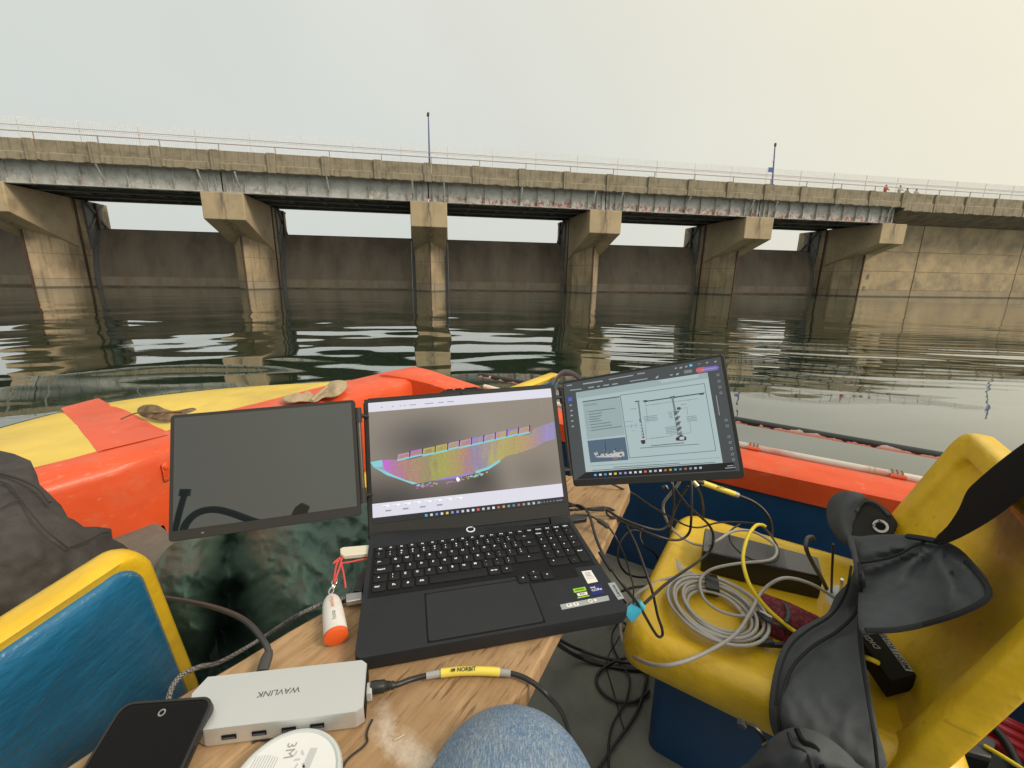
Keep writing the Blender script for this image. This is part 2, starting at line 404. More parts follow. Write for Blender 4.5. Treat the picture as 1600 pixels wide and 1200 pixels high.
md_ = coord(gatem, 2, 1.6, -0.4); mk = noise_mask(gatem,.9,.4,.65,(1,1,.35)); overlay(gatem, mul(gatem, mul(gatem, md_, mk), .8), (0.21,0.16,0.105))
mk = noise_mask(gatem,.8,.66,.74,(2.5,2.5,.3)); overlay(gatem, mul(gatem, mk,.5), (0.22,0.17,0.10))
mk = noise_mask(gatem,1.2,.6,.72,(3,3,.15)); overlay(gatem, mul(gatem, mk,.45), (0.045,0.038,0.032))
rust = M('dark_rust', (0.085,0.05,0.033), rough=.8, var=.3, vs=2)
white = M('white_fence_paint', (0.78,0.79,0.78), rough=.6)
redrail = M('faded_red_rail', (0.52,0.36,0.34), rough=.6, col2=(0.36,0.37,0.5), fac2=.5, s2=.05)
bluep = M('blue_pole_paint', (0.14,0.17,0.36), rough=.55)

br = thing('road_bridge', 'long grey girder road bridge with weathered concrete fascia above the dam piers', 'bridge', BM)
def bpart(mb, name, mat, parent=br, **k): return mb.build(name, mat, parent, local=True, **k)
S0, S1, SE = -3*SP-14, 3*SP+.4, 135.0
bpart(MB().box2((S0,.2,9.35),(S1,10.8,10.0)), 'deck_slab', slabm)
bpart(MB().prism([(.2,10.0),(.2,8.95),(3.75,7.86),(10.8,7.86),(10.8,10.0)], S1, SE, lambda p,s: (s,p[0],p[1])), 'approach_slab', slabm)
# fascia panels: recessed upper face, proud lower band; a pilaster between each two
def panel_mesh(w_, zb, seed):
    rnd = random.Random(seed); k = 7; secs = []
    for i in range(k+1):
        x = -w_/2+w_*i/k; j = rnd.uniform(-.035,.035); jb = rnd.uniform(-.10,.05)
        secs.append([(x,.30,10.95),(x,.13,10.95),(x,.13,9.93+j),(x,.02,9.84+j),(x,.0,zb+.06+jb),(x,.08,zb+jb),(x,.30,zb)])
    return MB().loft(secs)
protos = [bpart(panel_mesh(SP/4-.78, 9.27, i), 'fascia_panel', fasc) for i in range(3)]
protoR = [bpart(panel_mesh(SP/4-.5, 8.9, i+9), 'fascia_panel', fasc) for i in range(2)]
pil = bpart(MB().box((0,.09,10.1),(.74,.34,1.75)), 'fascia_pilaster', fasc, bevel=.04)
pilR = bpart(MB().box((0,.11,9.9),(.36,.30,2.12)), 'fascia_pilaster', fasc, bevel=.04)
ks = list(range(-14, 25)); used = set()
for k in ks:
    s = k*SP/4; sm_ = s+SP/8; right = sm_ > S1+.2
    src = (protoR if right else protos)[(k*7)%(2 if right else 3)]
    def put(src, x):
        if src.name not in used: used.add(src.name); src.location = (x,0,0)
        else: inst(src, src.name.split('.')[0], br, Matrix.Translation((x,0,0)))
    put(src, sm_); put(pilR if s > S1+.2 else pil, s)
# girders with stiffeners, braces and struts under each span
stp = None; brp = {}
for k in range(-4, 3):
    a = k*SP; b_ = a+SP
    g = bpart(MB().box2((a+.06,.90,7.50),(b_-.06,.94,9.34)).box2((a+.06,.62,7.44),(b_-.06,1.2,7.50)).box2((a+.06,.68,9.28),(b_-.06,1.16,9.345)), 'edge_girder', steel)
    for nn in (4.2,7.5,10.3):
        bpart(MB().box2((a+.06,nn,7.50),(b_-.06,nn+.04,9.34)).box2((a+.06,nn-.25,7.44),(b_-.06,nn+.28,7.50)), 'inner_girder', dsteel)
    xs = [1.1,2.05]+[2.05+ (SP-4.1)*i/8 for i in range(1,8)]+[SP-2.05,SP-1.1,.45,SP-.45]
    for x in xs:
        if stp is None:
            stp = bpart(MB().box((0,.785,8.39),(.05,.23,1.77)), 'stiffener', steel, g); stp.location = (a+x,0,0)
        else: inst(stp, 'stiffener', g, Matrix.Translation((a+x,0,0)))
    for i in range(6):
        x = a+1.2+i*(SP-2.4)/5
        if 'b' not in brp: brp['b'] = bpart(MB().box2((-.12,.95,7.85),(.12,10.3,8.15)).box2((-.2,.95,7.62),(.2,10.3,7.68)), 'floor_beam', dsteel); brp['b'].location=(x,0,0)
        else: inst(brp['b'],'floor_beam',br,Matrix.Translation((x,0,0)))
        if i < 5:
            dx = (SP-2.4)/5
            for q,(n0,n1) in enumerate(((.95,4.2),(4.2,7.5),(7.5,10.3))):
                key = 'd%d%d'%(q,i%2)
                if key not in brp:
                    p0,p1 = ((0,n0,7.66),(dx,n1,7.66)) if (i+q)%2 else ((0,n1,7.66),(dx,n0,7.66))
                    brp[key] = bpart(MB().tube([p0,p1],.07,6),'diagonal_brace',dsteel); brp[key].location=(x,0,0)
                else: inst(brp[key],'diagonal_brace',br,Matrix.Translation((x,0,0)))
    for x in (1.55, SP/2, SP-1.55):
        if 's' not in brp:
            brp['s'] = bpart(MB().tube([(0,-.06,9.16),(0,.92,7.55)],.085,4,flat=.5).tube([(0,-.06,9.16),(0,.92,9.16)],.06,4), 'fascia_strut', steel); brp['s'].location=(a+x,0,0)
        else: inst(brp['s'],'fascia_strut',br,Matrix.Translation((a+x,0,0)))
railpost = M('pale_rail_post',(0.36,0.31,0.28),rough=.7,var=.3,vs=.3)
# guard rail along the fascia
gr = thing('guard_rail', 'low faded pipe guard rail along the top of the concrete fascia', 'railing', BM)
for z in (11.52,11.98): bpart(MB().tube([(S0,.16,z),(SE,.16,z)],.045 if z<11.6 else .028,6), 'pipe_rail', redrail, gr)
post = None
for k in range(-14,26):
    x = k*SP/4+.4
    if post is None: post = bpart(MB().box((0,.16,11.25),(.07,.07,.66)), 'rail_post', railpost, gr); post.location=(x,0,0)
    else: inst(post,'rail_post',gr,Matrix.Translation((x,0,0)))
# picket fence beyond the carriageway
fe = thing('picket_fence', 'tall pale picket fence standing along the bridge behind the guard rail', 'fence', BM)
mbp = MB()
x = S0
while x < SE:
    mbp.add([(x-.014,3.0,10.1),(x+.014,3.0,10.1),(x+.014,3.0,13.4),(x-.014,3.0,13.4),(x-.014,3.028,10.1),(x+.014,3.028,10.1),(x+.014,3.028,13.4),(x-.014,3.028,13.4)],[[0,1,2,3],[5,4,7,6],[1,5,6,2],[4,0,3,7],[3,2,6,7]])
    x += .155
tag(bpart(mbp,'picket_row',white,fe), kind='stuff')
for z in (10.5,12.55): bpart(MB().box2((S0,3.04,z),(SE,3.10,z+.06)), 'fence_rail', white, fe)
fp = None
for k in range(-14,26):
    x = k*SP/4+2.1
    if fp is None: fp = bpart(MB().box((0,3.14,11.75),(.07,.07,3.35)),'fence_post',white,fe); fp.location=(x,0,0)
    else: inst(fp,'fence_post',fe,Matrix.Translation((x,0,0)))
# piers
pname = ['concrete bridge pier furthest left, its corbel cut by the left picture edge','concrete bridge pier second from left, broad lit flank right of its corbel',
 'concrete bridge pier seen head on in the middle, directly below the plain lamp post','concrete bridge pier above the right hand portable screen, fourth from left',
 'concrete bridge pier fifth from left with long shaded left flank','end bridge pier joined to the plain concrete abutment wall']
cw = 1.85
pp = None
for i in range(6):
    s = (i-2)*SP; Mx = BM@Matrix.Translation((s,0,0))
    if pp is None:
        pp = thing('bridge_pier', pname[0], 'pier', Mx, 'concrete piers under the bridge')
        t = bpart(MB().prism([(0,3.7),(1.70,6.3),(1.74,13.5),(-1.74,13.5),(-1.70,6.3)], -5, 7.43), 'pier_stem', conc, pp, bevel=.06)
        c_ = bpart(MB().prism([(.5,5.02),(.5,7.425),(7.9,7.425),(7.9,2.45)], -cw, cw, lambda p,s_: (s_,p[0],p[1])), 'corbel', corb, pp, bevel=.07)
        bpart(MB().box((0,3.68,1.0),(.16,.16,5.6)), 'nose_strip', rust, pp)
        for sd in (-1,1):
            bpart(MB().box((sd*1.745,8.55,1.2),(.03,.34,12.3)), 'slot_shade_strip', rust, pp)  # flat dark strip in place of the shade inside an uncarved slot
            bpart(MB().box((sd*1.75,10.9,4.9),(.3,2.6,5.0)), 'side_bracket', dsteel, pp)
            bpart(MB().tube([(sd*2.0,9.9,7.3),(sd*1.95,12.9,4.4)],.16,6).tube([(sd*2.0,12.4,7.3),(sd*1.95,9.8,4.6)],.12,6), 'bracket_brace', dsteel, pp)
    else:
        q = copy_tree(pp); q.matrix_world = Mx; q['label'] = pname[i]; WM[q.name] = Mx
# radial gates
gname = ['dark spillway gate at the left edge, left of the first pier','dark spillway gate between the first and second piers from left','dark spillway gate left of the head on middle pier',
 'dark spillway gate right of the head on middle pier','dark spillway gate between the fourth and fifth piers','narrow looking spillway gate just left of the end pier']
gp = None
def gate_n(z): R_=12.5; zc=-1.5; return 9.35+R_-math.sqrt(R_*R_-(z-zc)**2)
for i in range(6):
    s = (i-2.5)*SP; Mx = BM@Matrix.Translation((s,0,0))
    if gp is None:
        gp = thing('spillway_gate', gname[0], 'gate', Mx, 'spillway gates between the piers')
        K = 18; prof = [(gate_n(-4+8.6*k/K), -4+8.6*k/K) for k in range(K+1)]
        bpart(MB().loft([[(x,a_,z) for a_,z in prof]+[(x,a_+.25,z) for a_,z in reversed(prof)] for x in (-7.32,7.32)]), 'gate_leaf', gatem, gp, smooth=True)
        for sd in (-1,1):
            bpart(MB().loft([[(x,a_-.04,z) for a_,z in prof]+[(x,a_+.3,z) for a_,z in reversed(prof)] for x in (sd*7.34,sd*7.8)]), 'side_gap_shade', dsteel, gp)  # dark strips stand in for the shadowed gap beside the leaf
            bpart(MB().box((sd*7.45,11.0,5.8),(.26,.3,3.0)), 'hoist_post', rust, gp)
        bpart(MB().box((0,11.28,4.62),(14.7,.5,.1)), 'top_rail', rust, gp)
    else:
        q = copy_tree(gp); q.matrix_world = Mx; q['label'] = gname[i]; WM[q.name]=Mx
wallm = M('wall_concrete', (0.43,0.34,0.205), rough=.9, var=.16, vs=.3, col2=(0.25,0.21,0.145), fac2=.48, s2=.45, bump=.01, bs=9)
ring = coord(wallm, 2, -0.80, -0.86); overlay(wallm, mul(wallm, ring, .6), (0.27,0.235,0.17)); wet = coord(wallm, 2, -1.46, -1.56); overlay(wallm, mul(wallm, wet, .8), (0.07,0.06,0.045))
ws = noise_mask(wallm, .7, .60, .74, (1.2,1.2,.22)); overlay(wallm, mul(wallm, ws, .5), (0.15,0.115,0.07)); wp = noise_mask(wallm, 1.6, .62, .68, (.6,.6,2)); overlay(wallm, mul(wallm, wp, .3), (0.5,0.44,0.32))
# abutment wall: cast blocks with open joints
ab = thing('abutment_wall', 'pale concrete abutment wall of the dam at the right, under the approach slab', 'wall', BM)
bpart(MB().box2((3*SP+.1,3.95,-5),(SE,5.2,7.84)), 'wall_core', rust, ab)
zl = [-5,-.76,1.75,4.35,7.84]; sl = [3*SP+.05,66.2,84.2,102,120,SE]
rnd = random.Random(3)
for i in range(len(sl)-1):
    for j in range(len(zl)-1):
        bpart(MB().box2((sl[i]+.07,3.72+rnd.uniform(0,.02),zl[j]+.012),(sl[i+1]-.07,4.0,zl[j+1]-.012)), 'wall_block', wallm, ab, bevel=.03)
for x,z in ((58.6,1.0),(58.3,-.55)): bpart(MB().box2((x-.16,3.69,z-.3),(x+.2,3.8,z+.3)), 'niche_shade_plate', dsteel, ab)  # dark plates set on the wall imitate the shade inside small holes
# lamp posts
def lamp(s, ztop, label, flag=False, lean=0.0):
    t = thing('lamp_post', label, 'lamp post', BM@Matrix.Translation((s,.36,0)), 'slender posts along the bridge')
    bpart(MB().tube([(0,0,10.9),(lean,0,ztop)], lambda u: .10-.04*u, 8), 'pole', bluep, t)
    bpart(MB().tube([(lean-.05,-.1,ztop),(lean,0,ztop+.3)],.12,8), 'lamp_head', rust, t)
    bpart(MB().box((0,-.0,10.98),(.3,.3,.12)), 'base_plate', rust, t)
    if flag:
        bpart(MB().box((lean*.55-.28,-.02,12.55),(.62,.04,.5)).tube([(lean*.5,0,13.2),(-.35,0,13.45)],.03,5), 'flag', M('blue_cloth',(0.10,0.15,0.40),rough=.8), t)
        bpart(MB().prism([(-.55,13.35),(-.25,13.45),(-.05,14.0),(-.2,13.9)],-.02,.02,lambda p,q:(p[0],q,p[1])), 'white_pennant', white, t)
    return t
lamp(.2, 15.2, 'plain slender post on the bridge above the middle pier')
lamp(39.1, 15.0, 'slender post with a blue flag on the bridge, right of the middle', True, -.35)
lamp(80.3, 14.3, 'slender post with a blue flag at the right picture edge', True, -.2)
# people leaning on the fascia, far off
def skin_body(name, V, E_, R_, mat, parent, sub=1):
    me = bpy.data.meshes.new(name); me.from_pydata(V, E_, []); o = bpy.data.objects.new(name, me); C.objects.link(o)
    md = o.modifiers.new('k','SKIN')
    if not me.skin_vertices: 
        me.attributes  # no-op
    bm = bmesh.new(); bm.from_mesh(me); ly = bm.verts.layers.skin.verify(); bm.verts.ensure_lookup_table()
    for i,v in enumerate(bm.verts): v[ly].radius = (R_[i] if isinstance(R_[i],tuple) else (R_[i],R_[i])); v[ly].use_root = (i==0)
    bm.to_mesh(me); bm.free()
    md.use_smooth_shade = True
    s_ = o.modifiers.new('u','SUBSURF'); s_.levels = sub; s_.render_levels = sub
    me.materials.append(mat); o.parent = parent; WM[o.name] = WM.get(parent.name, Matrix.Identity(4))
    return o
skin = M('skin', (0.22,0.12,0.075), rough=.6); hairm = M('black_hair', (0.015,0.013,0.012), rough=.6)
for i,(s,col,hh,lab) in enumerate(((55.2,(0.45,0.13,0.08),11.85,'person in a red top looking over the bridge fascia, leftmost of four'),
    (57.3,(0.55,0.52,0.50),11.88,'person in a pale top standing upright on the bridge, second of four'),
    (58.4,(0.25,0.30,0.2),11.62,'person in a greenish top bending over the bridge fascia, third of four'),
    (59.8,(0.5,0.42,0.35),11.62,'person in a tan top leaning on the bridge fascia, rightmost of four'))):
    t = thing('person', lab, 'person', BM@Matrix.Translation((s,.75,hh-1.72)), 'people on the bridge')
    V = [(0,0,.95),(0,0,1.2),(0,-.02,1.42),(0,-.03,1.52),(.2,-.02,1.4),(.3,-.15,1.15),(.2,-.42,1.1),(-.2,-.02,1.4),(-.3,-.15,1.15),(-.2,-.42,1.1),(.1,0,.5),(.1,0,.08),(-.1,0,.5),(-.1,0,.08),(.1,-.14,.04),(-.1,-.14,.04)]
    Ed = [(0,1),(1,2),(2,3),(2,4),(4,5),(5,6),(2,7),(7,8),(8,9),(0,10),(10,11),(0,12),(12,13),(11,14),(13,15)]
    skin_body('torso', V, Ed, [.15,.16,.15,.06,.08,.06,.04,.08,.06,.04,.09,.06,.09,.06,.05,.05], M('top_%d'%i,col,rough=.9), t)
    bpart(MB().lathe([(.001,-.12),(.06,-.1),(.085,-.02),(.09,.05),(.06,.11),(.001,.125)],(0,-.05,1.62),12), 'head', skin, t, smooth=True, angle=180)
    bpart(MB().lathe([(.093,.03),(.098,.06),(.068,.125),(.001,.14)],(0,-.035,1.62),12), 'hair', hairm, t, smooth=True, angle=180)

# ================================================================== BOAT
orange = M('orange_paint', (0.74,0.090,0.020), rough=.46, var=.13, vs=5, coat=.08, bump=.0018, bs=22, col2=(0.66,0.15,0.065), fac2=.36, s2=7)
scf = noise_mask(orange, 22, .60, .66, (1,1,3)); overlay(orange, mul(orange, scf, .35), (0.70,0.28,0.18))
dots = noise_mask(orange, 60, .72, .74); overlay(orange, mul(orange, dots, .7), (0.20,0.05,0.02))
yellowp = M('yellow_deck_paint', (0.74,0.53,0.075), rough=.46, var=.15, vs=5, coat=.08, bump=.0016, bs=14, col2=(0.52,0.36,0.05), fac2=.36, s2=3.2)
yellow = M('yellow_gelcoat', (0.78,0.50,0.018), rough=.38, var=.14, vs=7, coat=.14, bump=.0040, bs=24, col2=(0.60,0.37,0.02), fac2=.36, s2=5)
grime = noise_mask(yellow, 4, .58, .75); overlay(yellow, mul(yellow, grime, .3), (0.34,0.22,0.03))
scu = noise_mask(yellow, 9, .64, .67, (1,5,5)); overlay(yellow, mul(yellow, scu, .45), (0.42,0.26,0.03))
scw = noise_mask(yellow, 13, .67, .70, (4,1,4)); overlay(yellow, mul(yellow, scw, .4), (0.86,0.70,0.25))
chip = noise_mask(yellow, 34, .70, .715); overlay(yellow, mul(yellow, chip, .8), (0.10,0.08,0.04))
blue = M('blue_gelcoat', (0.013,0.125,0.25), rough=.27, var=.25, vs=5, coat=.25, bump=.0036, bs=30, col2=(0.02,0.155,0.31), fac2=.4, s2=7, stretch=(1,1.3,2.4), bdetail=7)
blue_shaded = M('blue_paint_shaded', (0.008,0.055,0.15), rough=.4, var=.2, vs=5, coat=.1, bump=.0015, bs=15)  # the chair blue again, darkened so its shade sits in the colour
floorm = M('grey_deck_paint', (0.175,0.182,0.155), rough=.7, var=.22, vs=6, col2=(0.12,0.122,0.105), fac2=.42, s2=5, bump=.001, bs=60)
sp_ = noise_mask(floorm, 55, .70, .72); overlay(floorm, mul(floorm, sp_, .8), (0.03,0.025,0.02))
boat = thing('boat', 'open work boat with orange gunwales, blue inner sides and a yellow foredeck', 'boat', B3(0,.6,-1.13))
def deckz(a, p): return -.52-.032*max(0,(1.5-p)/1.25)**1.1*(.6) 
# foredeck outline in boat axes (measured off the deck plane)
outl = [(1.64,1.70),(1.82,1.52),(2.08,1.27),(2.36,.95),(2.49,.57),(2.40,.24),(2.15,-.08),(1.86,-.36),(1.64,-.52)]
def smooth_ap(P, k=5): return [(v.x,v.y) for v in catmull([(a,p,0) for a,p in P], k)]
outs = smooth_ap(outl, 6)
mb = MB(); inn = 1.74; nS = len(outs)
nv = 10; rows = []
for a,p in outs:
    rows.append([B3(inn+(a-inn)*j/nv if a > inn else inn+(a-inn)*j/nv, p, deckz(a,p)-.028*(j/nv)**4+.004*mnoise.noise(Vector((a*3*j/nv,p*3,1)))) for j in range(nv+1)])
vs = [q for r_ in rows for q in r_]; nw = nv+1
fs = [[i*nw+j,(i+1)*nw+j,(i+1)*nw+j+1,i*nw+j+1] for i in range(nS-1) for j in range(nv)]
mb.add(vs, fs)
mb.build('foredeck', yellowp, boat, smooth=True, angle=180)
hull = M('hull_paint', (0.03,0.06,0.05), rough=.5, var=.2)
mb = MB(); secs = []
for a,p in outs:
    secs.append([B3(a,p,deckz(a,p)-.026), B3(a*.999+.001,p,deckz(a,p)-.06), B3(1.6+(a-1.6)*.86, .6+(p-.6)*.9, -1.4), B3(1.6+(a-1.6)*.72,.6+(p-.6)*.8,-1.85)])
mb.loft(secs, caps=False, closed=False)
mb.build('bow_hull', hull, boat, smooth=True)
# orange centre stripe on the foredeck, a raised painted batten
def px_deck(x, y, dz=0.0): return px(x, y, -.527+dz)
st = [(93,629),(153,614),(268,676),(152,702)]
mb = MB(); top = []
def strip_pt(u, v):
    x = (st[0][0]*(1-u)+st[1][0]*u)*(1-v)+(st[3][0]*(1-u)+st[2][0]*u)*v; y = (st[0][1]*(1-u)+st[1][1]*u)*(1-v)+(st[3][1]*(1-u)+st[2][1]*u)*v
    q = px(x,y,-.527); a = q.dot(AV); p = q.dot(PV); return q, a, p
def strip_top(u, v):
    q,a,p = strip_pt(u,v); e_ = min(u,1-u,.06)/.06
    jj = min(1,max(0,(a-inn)/(2.45-inn)))
    return Vector((q.x,q.y,max(-.553,deckz(a,p)-.028*jj**4)+.0012+.0022*min(1,e_*1.5)))
mb.grid(strip_top, 12, 16); mb.build('deck_stripe', orange, boat, smooth=True, angle=180)
# bulkhead of the foredeck: orange rim on top, orange face down to the bow platform
secs = []
for i in range(29):
    p = 1.70-2.2*i/28; z = deckz(1.6,p); wv = .006*mnoise.noise(Vector((p*2.3,0,5))); wb = .012*mnoise.noise(Vector((p*6,0,9)))
    z -= .018*max(0,(1.2-p)/1.2)
    secs.append([B3(1.86+.012*mnoise.noise(Vector((p*4,2,2))),p,z-.02),B3(1.85+.012*mnoise.noise(Vector((p*4,2,2))),p,z+.007),B3(1.74,p,z+.012+wv),B3(1.632,p,z+.010+wv),B3(1.606+wv,p,z-.006),B3(1.598+wv,p,z-.03),B3(1.592,p,(-.775 if p < .5 else -1.14)+wb),B3(1.66,p,(-.775 if p < .5 else -1.14)+wb),B3(1.80,p,-.775 if p < .5 else -1.14)])
MB().loft(secs).build('bulkhead', orange, boat, smooth=True, angle=38)
MB().prism([(1.28,-.5),(1.28,.425),(1.75,.425),(1.75,-.5)], -.80, -.762, lambda q,z: B3(q[0],q[1],z)).build('bow_platform', floorm, boat)
MB().prism([(1.28,-.5),(1.28,.425),(1.31,.425),(1.31,-.5)], -1.13, -.80, lambda q,z: B3(q[0],q[1],z)).build('platform_riser', floorm, boat)
MB().prism([(-2.6,-.52),(-2.6,1.66),(1.70,1.66),(1.70,-.52)], -1.17, -1.13, lambda q,z: B3(q[0],q[1],z)).build('floor', floorm, boat)
# gunwales
def gun_sec(a, pin, pout, z, s_=1):
    return [B3(a,pin,z-.088),B3(a,pin-.004*s_,z-.012),B3(a,pin+.012*s_,z),B3(a,pout-.02*s_,z+.006),B3(a,pout,z-.012),B3(a,pout,z-.10)]
def gz(a): return -.60+.075*max(0,a/1.7)**1.6 if a > 0 else -.60
MB().loft([gun_sec(-2.6+4.36*i/40, 1.587-.02*max(0,(-2.6+4.36*i/40)/1.7), 1.742-.04*max(0,(-2.6+4.36*i/40)/1.7), gz(-2.6+4.36*i/40)+.003*mnoise.noise(Vector((i*.4,0,0)))) for i in range(41)]).build('gunwale', orange, boat, smooth=True, angle=35)
MB().loft([gun_sec(-2.6+4.3*i/20, -.46, -.60, gz(-2.6+4.3*i/20), -1) for i in range(21)]).build('gunwale', orange, boat, smooth=True, angle=35)
# raised orange corner where gunwale meets bulkhead
MB().loft([[B3(a,p0,zt-.10),B3(a,p0,zt-.01),B3(a,p0+.02,zt),B3(a,1.715,zt),B3(a,1.735,zt-.02),B3(a,1.735,zt-.12)] for a,p0,zt in ((1.30,1.565,-.535),(1.5,1.562,-.512),(1.64,1.53,-.494),(1.76,1.50,-.488),(1.80,1.50,-.50))]).build('corner_cap', orange, boat, smooth=True, angle=35)
MB().loft([[B3(-2.6+4.2*i/20,1.598,-1.15),B3(-2.6+4.2*i/20,1.598,-.66),B3(-2.6+4.2*i/20,1.62,-.66),B3(-2.6+4.2*i/20,1.62,-1.15)] for i in range(21)]).build('side_lining', blue_shaded, boat)
MB().loft([[B3(-2.6+4.2*i/20,-.47,-1.15),B3(-2.6+4.2*i/20,-.47,-.66),B3(-2.6+4.2*i/20,-.50,-.66),B3(-2.6+4.2*i/20,-.50,-1.15)] for i in range(21)]).build('side_lining', blue_shaded, boat)
for s_,p0 in ((1,1.74),(-1,-.6)):
    MB().loft([[B3(-2.6+4.3*i/20,p0,gz(-2.6+4.3*i/20)-.09),B3(-2.6+4.3*i/20,p0-.03*s_,-1.2),B3(-2.6+4.3*i/20,p0-.12*s_,-1.85),B3(-2.6+4.3*i/20,p0-.2*s_,-1.85)] for i in range(21)]).build('hull_side', hull, boat)
MB().prism([(-2.6,-.6),(-2.6,1.74),(-2.63,1.74),(-2.63,-.6)], -1.85, -.62, lambda q,z: B3(q[0],q[1],z)).build('transom', blue_shaded, boat)
for q_ in (px(259,737,-.60),):
    A0 = pk(259,737,'a',1.594); MB().box(A0+AV*-.002,(.012,.022,.06)).build('latch', orange, boat, bevel=.006, smooth=True)
    MB().lathe([(.001,0),(.008,0),(.007,.004),(.001,.005)],A0+AV*-.010+Vector((0,0,.018)),12,Vector(-AV).to_track_quat('Z','Y').to_matrix()).build('latch_bolt', orange, boat, smooth=True)
# pipe along the gunwale's edge and its clamps
pipem = M('white_red_pipe', (0.74,0.70,0.62), rough=.45, col2=(0.66,0.14,0.08), fac2=.42, s2=3.5, var=.1)
MB().tube([B3(-2.4+3.7*i/30,1.757,gz(-2.4+3.7*i/30)+.006) for i in range(31)], .0125, 10).build('edge_pipe', pipem, boat, smooth=True)
clampm = M('rusty_clamp', (0.30,0.17,0.11), rough=.6, var=.3)
for x,y in ((1177,703),(1399,752)):
    q = pk(x,y,'p',1.755); a = q.dot(AV)
    for da in (-.012,0,.012): MB().tube([B3(a+da,1.757+.0165*math.cos(t*.55),gz(a)+.006+.0165*math.sin(t*.55)) for t in range(12)], .0028, 6).build('clamp', clampm, boat, smooth=True)
    MB().tube([B3(a-.02,1.735,gz(a)+.010),B3(a+.02,1.735,gz(a)+.010)], .010, 8, flat=.7).build('clamp_weld', orange, boat, smooth=True)
q = pk(1345,739,'p',1.755); a = q.dot(AV)
MB().tube([B3(a-.035+.007*i/4,1.757,gz(a)+.006) for i in range(11)], lambda u:.0135+.0012*math.sin(u*60), 10).build('cord_wrap', M('pale_cord',(0.55,0.48,0.36),rough=.9,bump=.001,bs=300), boat, smooth=True)
# black handrail, paint peeled to pink along its underside
railm = M('peeling_black_rail', (0.022,0.026,0.030), rough=.4, var=.2)
n,l,b = nodes(railm); ge = n.new('ShaderNodeNewGeometry'); sx0 = n.new('ShaderNodeSeparateXYZ'); l.new(ge.outputs['Normal'],sx0.inputs[0])
tq = n.new('ShaderNodeTexCoord'); nq = n.new('ShaderNodeTexNoise'); nq.inputs['Scale'].default_value = 22; nq.inputs['Detail'].default_value = 8; l.new(tq.outputs['Object'],nq.inputs['Vector'])
pm = math_node(n,l,'LESS_THAN',math_node(n,l,'ADD',sx0.outputs[2],math_node(n,l,'MULTIPLY',math_node(n,l,'SUBTRACT',nq.outputs[0],.5),5.5)),-.35)
overlay(railm, pm, (0.78,0.63,0.59))
r0, r1 = pk(1150,656,'p',1.765), pk(1470,712,'p',1.745)
dr = (r1-r0).normalized(); Lr = (r1-r0).length
railt = tag(MB().tube([r0+dr*(Lr*(-2.2+i*.2)) for i in range(24)], .0125, 14).build('handrail', railm, boat, smooth=True))
railt.location.z += 0
for a in (-1.2,-2.2,1.0): MB().tube([B3(a,1.757,gz(a)),B3(a,1.76,-.5)], .011, 10).build('rail_stanchion', railm, boat, smooth=True)

# ================================================================== CHAIRS (local: x forward, y starboard-to-port mirrored, z from seat top)
def chair(label, a0, p0, p1, z, group='yellow fibreglass boat chairs'):
    ax = AV; ay = Vector((-AV.y,AV.x,0))                       # ay points to port
    Mx = Matrix.Identity(4)
    o = B3(a0,(p0+p1)/2,z)
    for i in range(3): Mx[i][0]=ax[i]; Mx[i][1]=ay[i]; Mx[i][3]=o[i]
    return Mx, thing('boat_chair', label, 'chair', Mx, group)
def rounded_rect(x0,x1,y0,y1,r,k=5):
    P=[]
    for cx,cy,t0 in ((x1-r,y1-r,0),(x0+r,y1-r,90),(x0+r,y0+r,180),(x1-r,y0+r,270)):
        for i in range(k+1): t=math.radians(t0+90*i/k); P.append((cx+r*math.cos(t),cy+r*math.sin(t)))
    return P
def wob(v, a=.004, s_=7): return Vector(v)+Vector((mnoise.noise(Vector(v)*s_),mnoise.noise(Vector(v)*s_+Vector((9,0,0))),mnoise.noise(Vector(v)*s_+Vector((0,9,0)))))*a
MxR, ch = chair('yellow boat chair on a blue box, holding coiled cables and the grey jacket', -.02, .76, 1.32, -.70)
W2 = .28
# seat: rings of a rounded rectangle from the underside, round the lip and over the raised edge into the dished top
rings = []
for ins,z in ((.05,-.088),(.012,-.088),(.0,-.078),(-.004,-.055),(.0,-.022),(.010,-.006),(.026,0.0),(.046,-.003),(.07,-.012),(.12,-.016),(.19,-.018)):
    R_ = rounded_rect(-.30+ins,.235-ins,-W2+ins,W2-ins,max(.012,.055-ins*.3),6)
    rings.append([wob((x,y,z-(.0 if z<-.03 else .0)+ (.018*max(0,(-y-.2)/.08) if z>-.05 else 0)),.005,9) for x,y in R_])
bmS = MB().loft(rings)
bmS.build('seat', yellow, ch, smooth=True, local=True, angle=180)
# backrest slab, leaning aft, thick rounded yellow rim, blue shell behind
def back_pt(u, v, off):   # u across -1..1, v up 0..1
    h = .41*v; lean = -.13*v-.01; y = u*W2*((1.20-.11*v) if u < 0 else (1.03-.05*v)); cv = -.030*(1-u*u)*(.3+.7*v)
    return Vector((-.20+lean+cv+off, y, -.03+h))
def outline_uv(ins, k=6):
    R_ = rounded_rect(-1+ins/W2, 1-ins/W2, -.08, 1-ins/.41, .20, k); return R_
def ring_k(k, off, amp=.005, fr_=9, rad_=.13):
    R_ = rounded_rect(-1,1,-.08,1,rad_,7)
    return [wob(back_pt(u*k, .46+(v-.46)*k, off), amp, fr_) for u,v in R_]
secs = [ring_k(k,o_) for k,o_ in ((.86,-.027),(.97,-.030),(.995,-.031),(1.012,-.026),(1.016,-.015),(1.015,.000),(1.008,.008),(.99,.0115),(.95,.012),(.88,.012),(.835,.0115),(.82,.010),(.807,.006),(.795,.001),(.775,-.003),(.72,-.005),(.62,-.006),(.50,-.007),(.38,-.008),(.26,-.008),(.14,-.008),(.04,-.008))]
